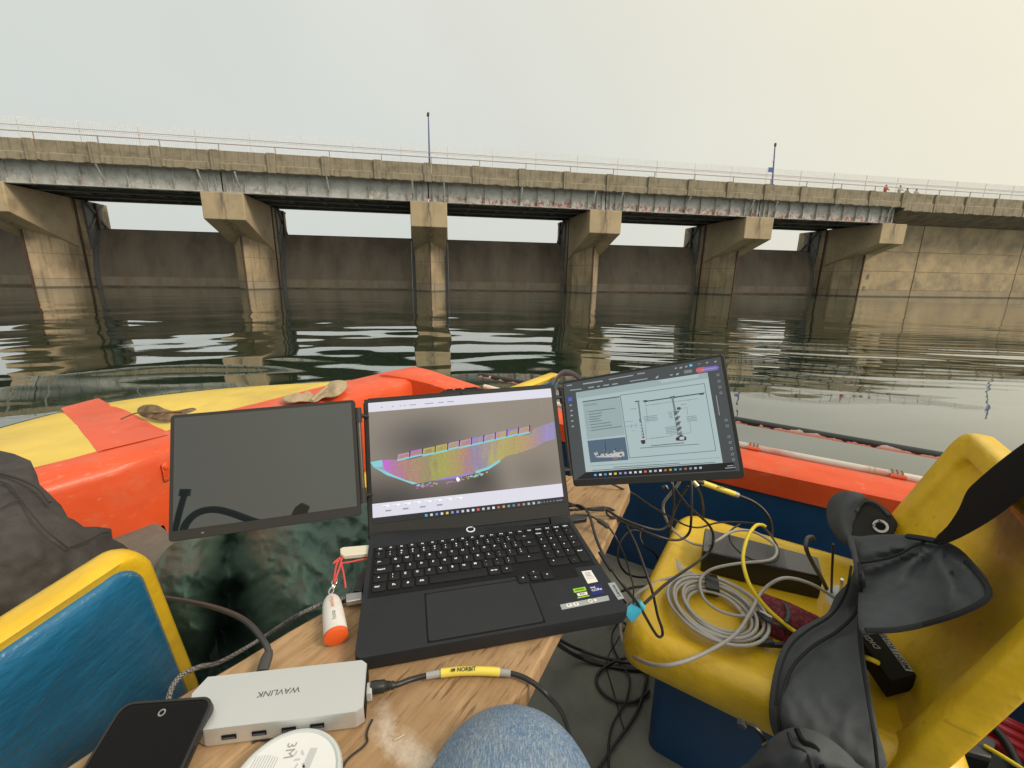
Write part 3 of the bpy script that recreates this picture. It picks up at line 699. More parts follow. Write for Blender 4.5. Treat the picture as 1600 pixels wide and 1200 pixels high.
MB().loft(secs, caps='end').build('backrest', yellow, ch, smooth=True, local=True, angle=50)
secs = [ring_k(k,o_,.004,12,.11) for k,o_ in ((.955,-.022),(.952,-.033),(.93,-.039),(.84,-.041),(.70,-.041),(.56,-.041),(.42,-.041),(.28,-.041),(.14,-.041),(.04,-.041))]
MB().loft(secs, caps='end').build('back_shell', blue, ch, smooth=True, local=True, angle=180)
mb = MB(); base = rounded_rect(-.22,.185,-W2+.035,W2-.14,.03,4)
mb.loft([[(x,y,-.43) for x,y in base],[(x,y,-.2) for x,y in base],[(x,y,-.085) for x,y in base]])
mb.build('seat_box', blue_shaded, ch, smooth=True, local=True)
def chair_copy(label, a0, p0, p1, z, yaw=0.0, roll=0.0):
    q = copy_tree(ch); Mx = Matrix(MxR); o = B3(a0,(p0+p1)/2,z)
    for i in range(3): Mx[i][3] = o[i]
    if yaw:
        piv = Matrix.Translation((-.33,-.26,.36)); Mx = Mx@piv@Matrix.Rotation(yaw,4,'Z')@Matrix.Rotation(roll,4,'X')@piv.inverted()
    q.matrix_world = Mx; q['label'] = label; WM[q.name] = Mx; return q
chair_copy('boat chair at the left edge seen from behind, blue back with yellow rim', 1.035, -.425, .135, -.735, math.radians(13), math.radians(-10))
chair_copy('boat chair behind the laptop, only a yellow corner and blue back showing', 1.06, .82, 1.38, -.715)

# ================================================================== TABLE
ZT = -.466
wood = M('table_plywood', (0.47,0.315,0.175), rough=.72, var=.2, vs=7, stretch=(1,1,1), col2=(0.36,0.225,0.115), fac2=.45, s2=9, spec=.25, bump=.0004, bs=160)
n,l,b = nodes(wood)
tcn = n.new('ShaderNodeTexCoord'); mp = n.new('ShaderNodeMapping'); mp.inputs['Rotation'].default_value = (0,0,math.radians(-58)); l.new(tcn.outputs['Object'],mp.inputs['Vector'])
mp2 = n.new('ShaderNodeMapping'); mp2.inputs['Scale'].default_value = (2.0,34,8); l.new(mp.outputs[0],mp2.inputs['Vector'])
gn = n.new('ShaderNodeTexNoise'); gn.inputs['Scale'].default_value = 3.2; gn.inputs['Detail'].default_value = 10; gn.inputs['Roughness'].default_value=.7; l.new(mp2.outputs[0],gn.inputs['Vector'])
gm = n.new('ShaderNodeMapRange'); gm.inputs['From Min'].default_value=.42; gm.inputs['From Max'].default_value=.72; l.new(gn.outputs[0],gm.inputs['Value'])
overlay(wood, math_node(n,l,'MULTIPLY',gm.outputs[0],.62), (0.22,0.115,0.045))
mp3 = n.new('ShaderNodeMapping'); mp3.inputs['Rotation'].default_value = (0,0,math.radians(20)); mp3.inputs['Scale'].default_value=(9,90,8); l.new(mp.outputs[0],mp3.inputs['Vector'])
g3 = n.new('ShaderNodeTexNoise'); g3.inputs['Scale'].default_value=2.5; g3.inputs['Detail'].default_value=4; l.new(mp3.outputs[0],g3.inputs['Vector'])
g3m = n.new('ShaderNodeMapRange'); g3m.inputs['From Min'].default_value=.56; g3m.inputs['From Max'].default_value=.66; l.new(g3.outputs[0],g3m.inputs['Value'])
pale = noise_mask(wood, 16, .56, .70); overlay(wood, mul(wood, pale, .35), (0.58,0.42,0.24))
dm = noise_mask(wood, 7, .42, .58); overlay(wood, math_node(n,l,'MULTIPLY',math_node(n,l,'MULTIPLY',g3m.outputs[0],dm),.7), (0.10,0.05,0.02))
fl = noise_mask(wood, 90, .70, .73); overlay(wood, mul(wood, fl,.8), (0.06,0.032,0.015))
# dried white spill on the wood beside the knee
def blot(mt, P, rx, ry, rot, ns, lo, hi, col, strength):
    n,l,b = nodes(mt); t = n.new('ShaderNodeTexCoord'); q = n.new('ShaderNodeMapping'); q.vector_type='TEXTURE'
    q.inputs['Location'].default_value=P; q.inputs['Rotation'].default_value=(0,0,rot); q.inputs['Scale'].default_value=(rx,ry,.2); l.new(t.outputs['Object'],q.inputs['Vector'])
    ln = n.new('ShaderNodeVectorMath'); ln.operation='LENGTH'; l.new(q.outputs[0],ln.inputs[0])
    f = n.new('ShaderNodeMapRange'); f.inputs['From Min'].default_value=1; f.inputs['From Max'].default_value=.2; l.new(ln.outputs['Value'],f.inputs['Value'])
    nz_ = n.new('ShaderNodeTexNoise'); nz_.inputs['Scale'].default_value=ns; nz_.inputs['Detail'].default_value=10; nz_.inputs['Roughness'].default_value=.75; l.new(t.outputs['Object'],nz_.inputs['Vector'])
    s_ = math_node(n,l,'MULTIPLY',nz_.outputs[0],f.outputs[0]); r = n.new('ShaderNodeMapRange'); r.inputs['From Min'].default_value=lo; r.inputs['From Max'].default_value=hi; l.new(s_,r.inputs['Value'])
    overlay(mt, math_node(n,l,'MULTIPLY',r.outputs[0],strength), col)
tab = thing('plank_table', 'worn brown plywood table with rounded far left edge carrying the laptop', 'table', px(700,1000,ZT))
TO = WM[tab.name].to_translation()
for (x,y,rx,ry,rot,st_) in ((630,1165,.060,.022,-.55,.85),(603,1128,.035,.014,-1.2,.7),(655,1190,.05,.018,-.5,.8)):
    P = px(x,y,ZT)-TO; blot(wood,P,rx*2.0,ry*1.5,rot,70,.27,.66,(0.64,0.58,0.50),st_*.65)
edge = [px(x,y,ZT) for x,y in ((60,1240),(100,1200),(200,1135),(300,1075),(380,1029),(450,986),(515,950),(548,936))]
edge += [Vector((-.155,.66,ZT)),Vector((-.06,.80,ZT)),Vector((.02,.93,ZT)),Vector((.10,.985,ZT)),Vector((.285,.985,ZT)),px(985,766,ZT),px(940,860,ZT),px(900,930,ZT),px(860,1003,ZT),px(821,1079,ZT),px(745,1140,ZT),px(678,1200,ZT),px(640,1240,ZT)]
poly = [(v.x,v.y) for v in edge]
MB().prism(poly, ZT-.032, ZT).build('tabletop', wood, tab, bevel=.004, seg=2, smooth=True)
cx = sum(p[0] for p in poly)/len(poly); cy = sum(p[1] for p in poly)/len(poly)
blue_shaded2 = blue_shaded
MB().box((-.10,.60,-.80),(.12,.16,.66)).build('pedestal', blue_shaded2, tab, bevel=.02)
MB().box((-.06,.64,-.51),(.18,.22,.025)).build('support_batten', wood, tab)

# ================================================================== LAPTOP
blackp = M('laptop_black', (0.020,0.0225,0.027), rough=.5, var=.10, vs=9, spec=.28)
smud = noise_mask(blackp, 14, .52, .72); overlay(blackp, mul(blackp, smud,.35), (0.045,0.045,0.045))
keym = M('key_black', (0.013,0.0135,0.015), rough=.55, var=.05, spec=.25)
legm = M('legend_white_glow', (0.72,0.76,0.80), rough=.6, var=.02, emit=(0.7,0.85,1.0), es=.35)  # white print with a glow added to make it look brighter
bezel = M('bezel_grey', (0.034,0.034,0.032), rough=.55, var=.06, spec=.3)
dark = M('port_black', (0.006,0.006,0.006), rough=.6, spec=.2)
metal = M('brushed_metal', (0.62,0.62,0.63), rough=.32, metal=.8, var=.05)
def emat(name, col, k=1.0, rough=.35):
    return M(name, tuple(c*.15 for c in col), rough=rough, var=.0, emit=col, es=k, spec=.35)
def basis(xd, yd, zd, o):
    mt = Matrix.Identity(4)
    for i in range(3): mt[i][0]=xd[i]; mt[i][1]=yd[i]; mt[i][2]=zd[i]; mt[i][3]=o[i]
    return mt
FL,FR_,BR_,BL = Vector((-.1823,.4244,-.4431)),Vector((.1677,.5089,-.4415)),Vector((.109,.7518,-.434)),Vector((-.241,.6673,-.4356))
cx_ = (FL+FR_+BR_+BL)/4; xd = (FR_-FL).normalized(); yd = (BL-FL); yd = (yd-xd*yd.dot(xd)).normalized(); zd = xd.cross(yd)
ML = basis(xd,yd,zd,cx_)
lap = thing('laptop', 'open black laptop on the plank table showing a rainbow coloured dam survey', 'laptop', ML)
LW,LD = .36,.25
def lp(mb, name, mat, parent=None, **k): return mb.build(name, mat, parent or lap, local=True, **k)
body = rounded_rect(-LW/2,LW/2,-LD/2,LD/2+.006,.010,4)
lp(MB().loft([[(x*.985,y*.985,-.0205) for x,y in body],[(x,y,-.012) for x,y in body],[(x,y,-.0015) for x,y in body],[(x*.997,y*.997,0) for x,y in body]]), 'base', blackp, smooth=True, angle=30)
for sx in (-1,1): lp(MB().box((sx*.12,.09,-.0225),(.1,.012,.004)).box((sx*.12,-.1,-.0225),(.1,.012,.004)), 'foot', dark)
# keyboard well, stepped at the arrow keys
lp(MB().prism([(-.172,-.026),(.062,-.026),(.062,-.046),(.137,-.046),(.137,-.026),(.172,-.026),(.172,.088),(-.172,.088)], .00005, .0006), 'keyboard_deck', M('keyboard_deck_black',(0.010,0.0105,0.012),rough=.6,var=.05,spec=.2))
lp(MB().prism(rounded_rect(-.092,.058,-.118,-.036,.004,3), .0001,.0005), 'touchpad', M('touchpad_black',(0.022,0.025,0.028),rough=.42,var=.05,spec=.3))
lp(MB().box((-.017,-.077,.00005),(.1545,.0865,.0004)), 'touchpad_gap', dark)
kproto = {}
def key(cx0, cy0, w_, h_, leg=None, sz=.0052, align='C'):
    k = (round(w_,4),round(h_,4))
    if k not in kproto:
        r = rounded_rect(-w_/2,w_/2,-h_/2,h_/2,.0022,3); r2 = rounded_rect(-w_/2+.0008,w_/2-.0008,-h_/2+.0008,h_/2-.0008,.002,3)
        # lower edge of the key bows gently outwards
        bow = lambda P: [(x, y-(.0012*(1-(2*x/w_)**2) if y < 0 else 0)) for x,y in P]
        o = lp(MB().loft([[(x,y,.0004) for x,y in bow(r)],[(x,y,.0022) for x,y in bow(r)],[(x,y,.0027) for x,y in bow(r2)]]), 'key', keym, smooth=True, angle=50); o.location=(cx0,cy0,0); kproto[k]=o
    else: o = inst(kproto[k],'key',lap,Matrix.Translation((cx0,cy0,0)))
    if leg:
        legs = leg if isinstance(leg,list) else [(leg,0,0,sz)]
        for s_,dx,dy,z_ in legs:
            t = text_obj(s_, z_, legm, 'legend', off=.00012, res=1); t.parent=o; t.location=(dx,dy,.0029)
U = .01905; G = .0024
X0 = -.1685; rowy = [.0805,.0655,.0475,.0290,.0105,-.0085]
x = X0
fk = ['Esc','F1','F2','F3','F4','F5','F6','F7','F8','F9','F10','F11','F12','Ins','Prt','Del','Home','End','PgUp','PgDn']
wf = .337/20
for i,t in enumerate(fk): key(X0+wf*(i+.5), rowy[0], wf-.0020, .0098, t, .0040)
NP = X0+.337-4*.0172
def row(y, items, u, h=.0158):
    x = X0
    for wid,lg in items:
        key(x+wid*u/2, y, wid*u-G, h, lg); x += wid*u
    return x
u = (NP-.003-X0)/14.6
def two(a,b_): return [(a,-.002,.0036,.0038),(b_,-.002,-.0024,.0042)]
row(rowy[1], [(.95,two('~','`'))]+[(.98,two(a,b_)) for a,b_ in zip('!@#$%?&*()_+','1234567890-=')]+[(1.89,'<-')], u)
row(rowy[2], [(1.4,[('|<-',-.004,0,.005)])]+[(.98,[(c,-.0015,.002,.0056)]) for c in 'QWERTYUIOP']+[(.98,two('^','[')),(.98,two('"',']')),(1.44,'<-')], u)
row(rowy[3], [(1.65,[('CapsLk',-.003,0,.0040)])]+[(.98,[(c,-.0015,.002,.0056)]) for c in 'ASDFGHJKL']+[(.98,two(':',';')),(.98,two('{','`')),(.98,two('}','<')),(1.19,None)], u)
row(rowy[4], [(1.25,[('^',-.002,0,.006)]),(.98,two('|','\\'))]+[(.98,[(c,-.0015,.002,.0056)]) for c in 'ZXCVBNM']+[(.98,two("'",',')),(.98,two('"','.')),(.98,two('?','/')),(2.57,'^')], u)
xe = row(rowy[5], [(1.2,[('Ctrl',-.003,0,.0044)]),(1.1,'Fn'),(1.1,'#'),(1.1,'Alt'),(4.9,None),(1.1,[('Alt Car',0,0,.0034)]),(1.1,'o')], u, .0165)
ax_ = X0+11.7*u; ay_ = -.0345
key(ax_+.4*u, ay_, .0168,.0165,'<'); key(ax_+1.45*u, ay_+.0090, .0168,.0095,'^',.0045); key(ax_+1.45*u, ay_-.002, .0168,.0095,'v',.0045); key(ax_+2.5*u, ay_, .0168,.0165,'>')
npk = [['Num','/','*','-'],['7','8','9',None],['4','5','6','+'],['1','2','3',None]]
for r in range(4):
    for c_ in range(4):
        if npk[r][c_] is None: continue
        tall = c_==3 and r>=2
        key(NP+.0172*(c_+.5), rowy[1+r], .0150, .0158, [(npk[r][c_],-.002,.003,.0046)])
key(NP+.0172*3.5, rowy[2], .0150,.0158,'+'); key(NP+.0172*3.5, (rowy[4]+rowy[5])/2, .0150,.0345,[('Enter',0,.008,.0036)])
key(NP+.0172, rowy[5], .0322,.0158,[('0',-.008,.002,.0046)]); key(NP+.0172*2.5, rowy[5], .0150,.0158,'.')
lp(MB().lathe([(.0062,.0001),(.0078,.0001),(.0078,.0009),(.0062,.0009),(.0062,.0001)],(-.0075,.1075,0),28), 'power_ring', legm, smooth=True)
# stickers on the palm rest
stw = M('white_sticker',(0.78,0.78,0.76),rough=.5,var=.03); stg = M('green_sticker',(0.30,0.62,0.03),rough=.45,var=.02); stb = M('blue_sticker',(0.008,0.018,0.16),rough=.4,var=.02); sts = M('silver_sticker',(0.40,0.43,0.46),rough=.4,var=.05,metal=.3); ink = M('black_ink',(0.012,0.012,0.012),rough=.6,var=0); grey = M('grey_ink',(0.30,0.30,0.31),rough=.6,var=0)
def sticker(px4, mat, h=.0003, name='sticker'):
    q = [ (WM[lap.name].inverted()@ (ray(x,y)*((cx_.dot(zd))/ray(x,y).dot(zd)))) for x,y in px4]
    return lp(MB().prism([(v.x,v.y) for v in q], .0001, h), name, mat), q
def ltext(s_, q, size, mat, parent, dz=.0004, rot=0, off=(0,0)):
    c0 = sum((v for v in q), Vector())/len(q); d = (q[1]-q[0])
    t = text_obj(s_, size, mat, off=.0001); t.parent=parent; a_ = math.atan2(d.y,d.x)+rot
    t.matrix_local = Matrix.Translation((c0.x+off[0],c0.y+off[1],dz))@Matrix.Rotation(a_,4,'Z')
s_,q = sticker([(908.5,893),(923.5,891),(934.5,909),(918.5,912)], stw)
for i in range(5):
    y0 = .0085-.0032*i; lp(MB().box((0,0,0),(.0085 if i<3 else .011,.0011 if i<3 else .0004,.0002)),'print_line',grey,s_).matrix_local = Matrix.Translation(sum(q,Vector())/4+Vector((0,y0,.0005)))
s_,q = sticker([(895,920.5),(914,917),(916.5,922.5),(897.5,926.5)], stg); ltext('NVIDIA',q,.0042,ink,s_)
s_,q = sticker([(901,927.5),(916.5,924.5),(918.5,929),(903.5,932)], stw); ltext('RTX',q,.0042,ink,s_)
s_,q = sticker([(902,933.7),(920.5,930),(921.3,931.4),(902.8,935.2)], stg)
s_,q = sticker([(921,916),(939.5,912.5),(944.5,927.5),(924.5,930.5)], stb); ltext('intel',q,.0045,stw,s_,off=(-.004,.0055)); ltext('CORe',q,.0062,stw,s_)
s_,q = sticker([(875,945),(950,930.5),(952.5,938),(878,953)], sts); 
for j,(dx,t_) in enumerate(((-.024,'Fn'),(-.014,'Q'))):
    lp(MB().prism(rounded_rect(-.004,.004,-.0028,.0028,.001,2),0,.0003),'printed_key',stw,s_).matrix_local=Matrix.Translation(sum(q,Vector())/4+Vector((dx,-.0003,.0003)))
    ltext(t_,q,.0034,ink,s_,.0007,0,(dx,0))
for dx,rr,mt_ in ((.008,.0034,stw),(.0155,.0022,stw)): lp(MB().lathe([(rr*.6,0),(rr,0),(rr,.0003),(rr*.6,.0003),(rr*.6,0)] if rr>.003 else [(.0001,0),(rr,0),(rr,.0003),(.0001,.0003)],(0,0,0),16),'printed_dial',mt_,s_).matrix_local=Matrix.Translation(sum(q,Vector())/4+Vector((dx,.001,.0003)))
s_,q = sticker([(949.5,911.5),(960.5,909.8),(975.5,935),(966,937.3)], sts); ltext('Lenovo',[q[2],q[1],q[0],q[3]],.0078,ink,s_)
# lid and its screen
lx = Vector((.9879,.1419,.0624)); lz = Vector((-.1152,.4031,.9079)); lx.normalize(); ly_ = lz.cross(lx).normalized()   # ly_: towards the back
lc = Vector((-.0823,.7524,-.315))
MD = basis(lx, ly_, lz, lc)
WM['_lid'] = MD
lidpoly = [(-.1815,-.1330),(.1815,-.1330),(.1815,.108),(.172,.1165),(.042,.1165),(.034,.1205),(-.034,.1205),(-.042,.1165),(-.172,.1165),(-.1815,.108)]
def lid(mb, name, mat, parent=None, **k):
    vs = [MD@v for v in mb.v]; m2 = MB(); m2.v = vs; m2.f = mb.f; return m2.build(name, mat, parent or lap, **k)
XZ = lambda p,y: (p[0],y,p[1])
lid_o = lid(MB().prism(lidpoly, .0012, .0075, XZ), 'lid', blackp, bevel=.001)
lid(MB().box2((-.1795,.0002,-.1315),(-.1727,.0014,.1145)).box2((.1727,.0002,-.1315),(.1795,.0014,.1145)).box2((-.1727,.0002,.1082),(.1727,.0014,.1145)).box2((-.1727,.0002,-.1315),(.1727,.0014,-.1082)), 'bezel', bezel)
lid(MB().box2((-.140,-.004,-.1400),(.140,.010,-.1325)), 'hinge_cover', blackp)
for sx in (-1,1): lid(MB().box2((sx*.142,-.003,-.146),(sx*.180,.011,-.131)),'hinge', blackp, bevel=.002)
lid(MB().lathe([(.0001,-.0005),(.0016,-.0005),(.0016,.0015),(.0001,.0015)],(.0,.0002,.112),12,Matrix.Rotation(math.pi/2,3,'X')),'webcam',dark)
for dx in (-.022,-.006,.012,.024): lid(MB().box2((dx-.006,.001,.1195),(dx+.006,.0065,.1225)),'lid_clip',dark,bevel=.001)
def flat(mb_pts, z, parent, name, mat, MM, thick=.00012):
    """a thin printed shape on a screen: points in screen units (m), z = layers out of the glass"""
    m2 = MB(); n_ = len(mb_pts); y = -z*.00013
    m2.v = [MM@Vector((p[0],y,p[1])) for p in mb_pts]+[MM@Vector((p[0],y+thick,p[1])) for p in mb_pts]
    m2.f = [list(range(n_)), list(range(n_,2*n_))[::-1]]+[[i,(i+1)%n_,n_+(i+1)%n_,n_+i] for i in range(n_)]
    return m2.build(name, mat, parent)
def rect_(x0,z0,x1,z1): return [(x0,z0),(x1,z0),(x1,z1),(x0,z1)]
SWd,SHt = .3447,.2154
scr_bg = M('screen_scan_view', (0.01,0.01,0.01), rough=.4, var=0, emit=(.2,.18,.16), es=1)
n,l,b = nodes(scr_bg)
# displayed picture: a grey gradient with a dark spot, as the survey program draws it
def disp_gradient(mt, MM, W_, H_, stops):
    n,l,b = nodes(mt); t = n.new('ShaderNodeTexCoord'); cur = None
    base = n.new('ShaderNodeRGB'); base.outputs[0].default_value=(*stops[0],1); cur = base.outputs[0]
    for (cx0,cz0,rx,rz,col) in stops[1:]:
        q = n.new('ShaderNodeMapping'); q.vector_type='TEXTURE'; wc = MM@Vector((cx0,0,cz0)); 
        q.inputs['Location'].default_value=WM[lap.name].inverted()@wc
        q.inputs['Rotation'].default_value=(WM[lap.name].inverted()@MM).to_euler(); q.inputs['Scale'].default_value=(rx,.5,rz); l.new(t.outputs['Object'],q.inputs['Vector'])
        ln=n.new('ShaderNodeVectorMath'); ln.operation='LENGTH'; l.new(q.outputs[0],ln.inputs[0])
        f=n.new('ShaderNodeMapRange'); f.interpolation_type='SMOOTHSTEP'; f.inputs['From Min'].default_value=1; f.inputs['From Max'].default_value=0; l.new(ln.outputs['Value'],f.inputs['Value'])
        m_=n.new('ShaderNodeMix'); m_.data_type='RGBA'; l.new(f.outputs[0],m_.inputs['Factor']); l.new(cur,m_.inputs['A']); m_.inputs['B'].default_value=(*col,1); cur=m_.outputs['Result']
    l.new(cur,b.inputs['Emission Color'])
disp_gradient(scr_bg, MD, SWd, SHt, [(0.235,0.20,0.165),(.17,.02,.16,.12,(0.21,0.175,0.14)),(-.15,-.08,.20,.10,(0.03,0.026,0.025)),(-.01,-.09,.12,.06,(0.05,0.043,0.038)),(.02,-.05,.07,.06,(0.05,0.043,0.038)),(-.075,.03,.13,.075,(0.075,0.068,0.062)),(.13,-.05,.08,.05,(0.16,0.135,0.11))])
screen = flat(rect_(-SWd/2,-SHt/2,SWd/2,SHt/2), 0, lap, 'screen', scr_bg, MD, .001)
lav = emat('ui_lavender', (0.58,0.58,0.66)); uidark = emat('taskbar_black', (0.022,0.022,0.024)); uigrey = emat('ui_grey_text', (0.25,0.26,0.30)); uimid = emat('ui_light_button',(0.74,0.75,0.82)); uiwhite = emat('ui_white',(0.8,0.82,0.85))
flat(rect_(-SWd/2,.0905,SWd/2,SHt/2),1,screen,'toolbar',lav,MD)
flat(rect_(-SWd/2,-.0975,SWd/2,-.0735),1,screen,'status_panel',lav,MD)
flat(rect_(-SWd/2,-SHt/2,SWd/2,-.0975),1,screen,'taskbar',uidark,MD)
rnd = random.Random(5)
for i,x in enumerate((-.15,-.13,-.115,-.108,-.098,-.07,-.045,-.028)):
    w_ = (.003,.003,.002,.003,.012,.016,.010,.012)[i]; flat(rect_(x,.097,x+w_,.0985),2,screen,'menu_text',uigrey,MD)
for i in range(8):
    x=-.155+i*.0185; flat(rect_(x,-.081,x+.012,-.0775),2,screen,'panel_button',uimid,MD); flat(rect_(x+.001,-.0805,x+.006,-.0795),3,screen,'button_text',uigrey,MD)
for i in range(4):
    x=-.15+i*.03; flat(rect_(x,-.089,x+.010,-.0865),2,screen,'button_text',uigrey,MD)
icol = [(0.1,.45,.8),(.7,.72,.75),(.1,.3,.7),(.75,.7,.65),(.8,.6,.1),(.2,.35,.75),(.35,.3,.7),(.6,.65,.7),(.65,.7,.8),(.75,.8,.85),(.7,.15,.1),(.55,.57,.6),(.5,.52,.55),(.85,.87,.9),(.55,.15,.08),(.65,.35,.05),(.15,.35,.45),(.12,.25,.4),(.4,.15,.08),(.3,.3,.32),(.45,.5,.55),(.5,.55,.62),(.3,.33,.35)]
imats = [emat('icon_%02d'%i, tuple(v*.8 for v in c_)) for i,c_ in enumerate(icol)]
for i,mt_ in enumerate(imats):
    x=-.082+i*.0093; flat(rect_(x,-.1052,x+.0044,-.1012),2,screen,'taskbar_icon',mt_,MD)
for i in range(7): flat(rect_(.128+i*.006,-.1038,.1305+i*.006+(.003 if i>4 else 0),-.1025),2,screen,'tray_icon',uigrey,MD)
flat(rect_(.150,.060,.1505,.088),2,screen,'scale_text',uigrey,MD)
# the coloured sonar scan of the dam (a picture on the screen)
scan = M('scan_rainbow', (0.02,0.02,0.02), rough=.4, var=0, emit=(1,1,1), es=.60)
n,l,b = nodes(scan); t = n.new('ShaderNodeTexCoord'); q = n.new('ShaderNodeMapping'); q.vector_type='TEXTURE'
ML_ = WM[lap.name].inverted()@MD
q.inputs['Location'].default_value = ML_.to_translation(); q.inputs['Rotation'].default_value = ML_.to_euler(); l.new(t.outputs['Object'],q.inputs['Vector'])
q2 = n.new('ShaderNodeMapping'); q2.inputs['Scale'].default_value=(120,1,22); l.new(q.outputs[0],q2.inputs['Vector'])
st_n = n.new('ShaderNodeTexNoise'); st_n.inputs['Scale'].default_value=1; st_n.inputs['Detail'].default_value=5; st_n.inputs['Roughness'].default_value=.6; l.new(q2.outputs[0],st_n.inputs['Vector'])
sx_ = n.new('ShaderNodeSeparateXYZ'); l.new(q.outputs[0],sx_.inputs[0])
xn = n.new('ShaderNodeMapRange'); xn.inputs['From Min'].default_value=-SWd/2; xn.inputs['From Max'].default_value=SWd/2; l.new(sx_.outputs[0],xn.inputs['Value'])
jit = math_node(n,l,'MULTIPLY',math_node(n,l,'SUBTRACT',st_n.outputs[0],.5),.26)
v_ = math_node(n,l,'ADD',xn.outputs[0],jit)
rp = n.new('ShaderNodeValToRGB'); els = [(0.02,(.30,.62,.66)),(.085,(.62,.15,.70)),(.14,(.60,.20,.22)),(.22,(.55,.30,.16)),(.29,(.42,.34,.12)),(.36,(.50,.50,.03)),(.44,(.55,.40,.08)),(.50,(.60,.24,.20)),(.55,(.35,.28,.52)),(.60,(.48,.36,.34)),(.68,(.60,.50,.07)),(.75,(.58,.44,.08)),(.83,(.62,.36,.12)),(.90,(.45,.30,.45)),(.98,(.32,.26,.72))]
rp.color_ramp.elements[0].position=els[0][0]; rp.color_ramp.elements[0].color=(*els[0][1],1); rp.color_ramp.elements[1].position=els[-1][0]; rp.color_ramp.elements[1].color=(*els[-1][1],1)
for p_,c_ in els[1:-1]: e=rp.color_ramp.elements.new(p_); e.color=(*c_,1)
l.new(v_,rp.inputs[0])
q3 = n.new('ShaderNodeMapping'); q3.inputs['Scale'].default_value=(60,1,110); l.new(q.outputs[0],q3.inputs['Vector'])
n3 = n.new('ShaderNodeTexNoise'); n3.inputs['Scale'].default_value=4; n3.inputs['Detail'].default_value=4; l.new(q3.outputs[0],n3.inputs['Vector'])
hs = n.new('ShaderNodeHueSaturation'); hs.inputs['Saturation'].default_value=.85; l.new(rp.outputs[0],hs.inputs['Color'])
hv = n.new('ShaderNodeMapRange'); hv.inputs['From Min'].default_value=.25; hv.inputs['From Max'].default_value=.75; hv.inputs['To Min'].default_value=.85; hv.inputs['To Max'].default_value=1.2; l.new(n3.outputs[0],hv.inputs['Value']); l.new(hv.outputs[0],hs.inputs['Value'])
hh_ = n.new('ShaderNodeMapRange'); hh_.inputs['From Min'].default_value=.3; hh_.inputs['From Max'].default_value=.7; hh_.inputs['To Min'].default_value=.475; hh_.inputs['To Max'].default_value=.525; l.new(st_n.outputs[0],hh_.inputs['Value']); l.new(hh_.outputs[0],hs.inputs['Hue'])
l.new(hs.outputs[0],b.inputs['Emission Color'])
# screen coordinates from photo pixels lying on the lid plane
def on_screen(x, y, MM=MD):
    nrm = Vector((MM[0][1],MM[1][1],MM[2][1])); o = MM.to_translation(); r = ray(x,y); P = r*(o.dot(nrm)/r.dot(nrm)); v = MM.inverted()@P; return (v.x,v.z)
def Z8(pts): return [on_screen(560+x/4.706, 580+y/4.706) for x,y in pts]
top_ = [(88,668),(175,655),(240,650),(285,652),(380,650),(475,625),(590,600),(700,572),(840,545),(1000,510),(1100,485),(1270,462),(1290,420),(1440,370)]
bot_ = [(1448,498),(1370,520),(1300,560),(1170,605),(1085,625),(1030,670),(960,705),(880,735),(800,765),(700,778),(620,790),(540,806),(440,825),(345,800),(260,765),(200,735),(110,705)]
flat(Z8(top_+bot_),2,screen,'scan_surface',scan,MD)
cyan = emat('scan_cyan',(0.22,0.60,0.66),.8); magen = emat('scan_magenta',(0.52,0.14,0.60),.8); viol = emat('scan_violet',(0.30,0.22,0.66),.8); pink = emat('scan_pink',(0.52,0.28,0.42),.75); mauve = emat('scan_mauve',(0.42,0.32,0.50),.75); scandk = emat('scan_dark',(0.03,0.03,0.03),1); ochre = emat('scan_ochre',(0.50,0.40,0.12),.75)
flat(Z8([(88,668),(175,652),(182,700),(110,705)]),3,screen,'scan_edge',cyan,MD)
flat(Z8([(110,705),(200,735),(260,765),(345,800),(440,825),(400,832),(300,795),(210,765),(140,722)]),3,screen,'scan_edge',cyan,MD)
flat(Z8([(860,735),(960,700),(1035,650),(1045,665),(960,722),(860,752)]),3,screen,'scan_edge',cyan,MD)
flat(Z8([(560,800),(700,772),(840,745),(860,752),(720,786),(560,806)]),3,screen,'scan_edge',viol,MD)
flat(Z8([(172,656),(215,650),(240,700),(215,730),(175,690)]),3,screen,'scan_patch',magen,MD)
bays = [(285,380,652,610,pink),(378,475,630,585,magen),(470,568,618,568,ochre),(560,660,600,547,ochre),(655,745,575,527,mauve),(742,835,560,510,pink),(830,925,540,490,viol),(920,1010,520,472,mauve),(1005,1095,500,450,pink),(1090,1180,480,434,viol),(1175,1262,465,418,pink)]
for x0,x1,yb,yt,mt_ in bays:
    flat(Z8([(x0,yb+6),(x1,yb-16),(x1-2,yt-16),(x0+8,yt+2)]),3,screen,'scan_bay',mt_,MD); flat(Z8([(x0+14,yb-8),(x1-14,yb-26),(x1-16,yt-6),(x0+20,yt+12)]),4,screen,'scan_bay_centre',scan,MD)
    flat(Z8([(x0,yb+10),(x1,yb-12),(x1,yb-24),(x0,yb-2)]),4,screen,'scan_line',cyan,MD)
    flat(Z8([(x1-8,yb-18),(x1-1,yb-20),(x1+2,yt-22),(x1-6,yt-20)]),5,screen,'scan_pier',scandk,MD)
rnd = random.Random(11)
for x0,y0,nn,mt_ in ((480,845,12,magen),(520,835,9,ochre),(700,810,8,magen),(800,785,10,ochre),(880,762,9,cyan),(920,748,6,ochre),(480,832,5,cyan)):
    for i in range(nn):
        x=x0+rnd.uniform(-60,60); y=y0-(x-x0)*.18+rnd.uniform(-9,9); a_=rnd.uniform(4,16); b__=rnd.uniform(2,5); flat(Z8([(x-a_,y+b__),(x+a_*.3,y+b__*1.3),(x+a_,y-b__),(x-a_*.2,y-b__*1.4)]),3,screen,'scan_speck',mt_,MD)
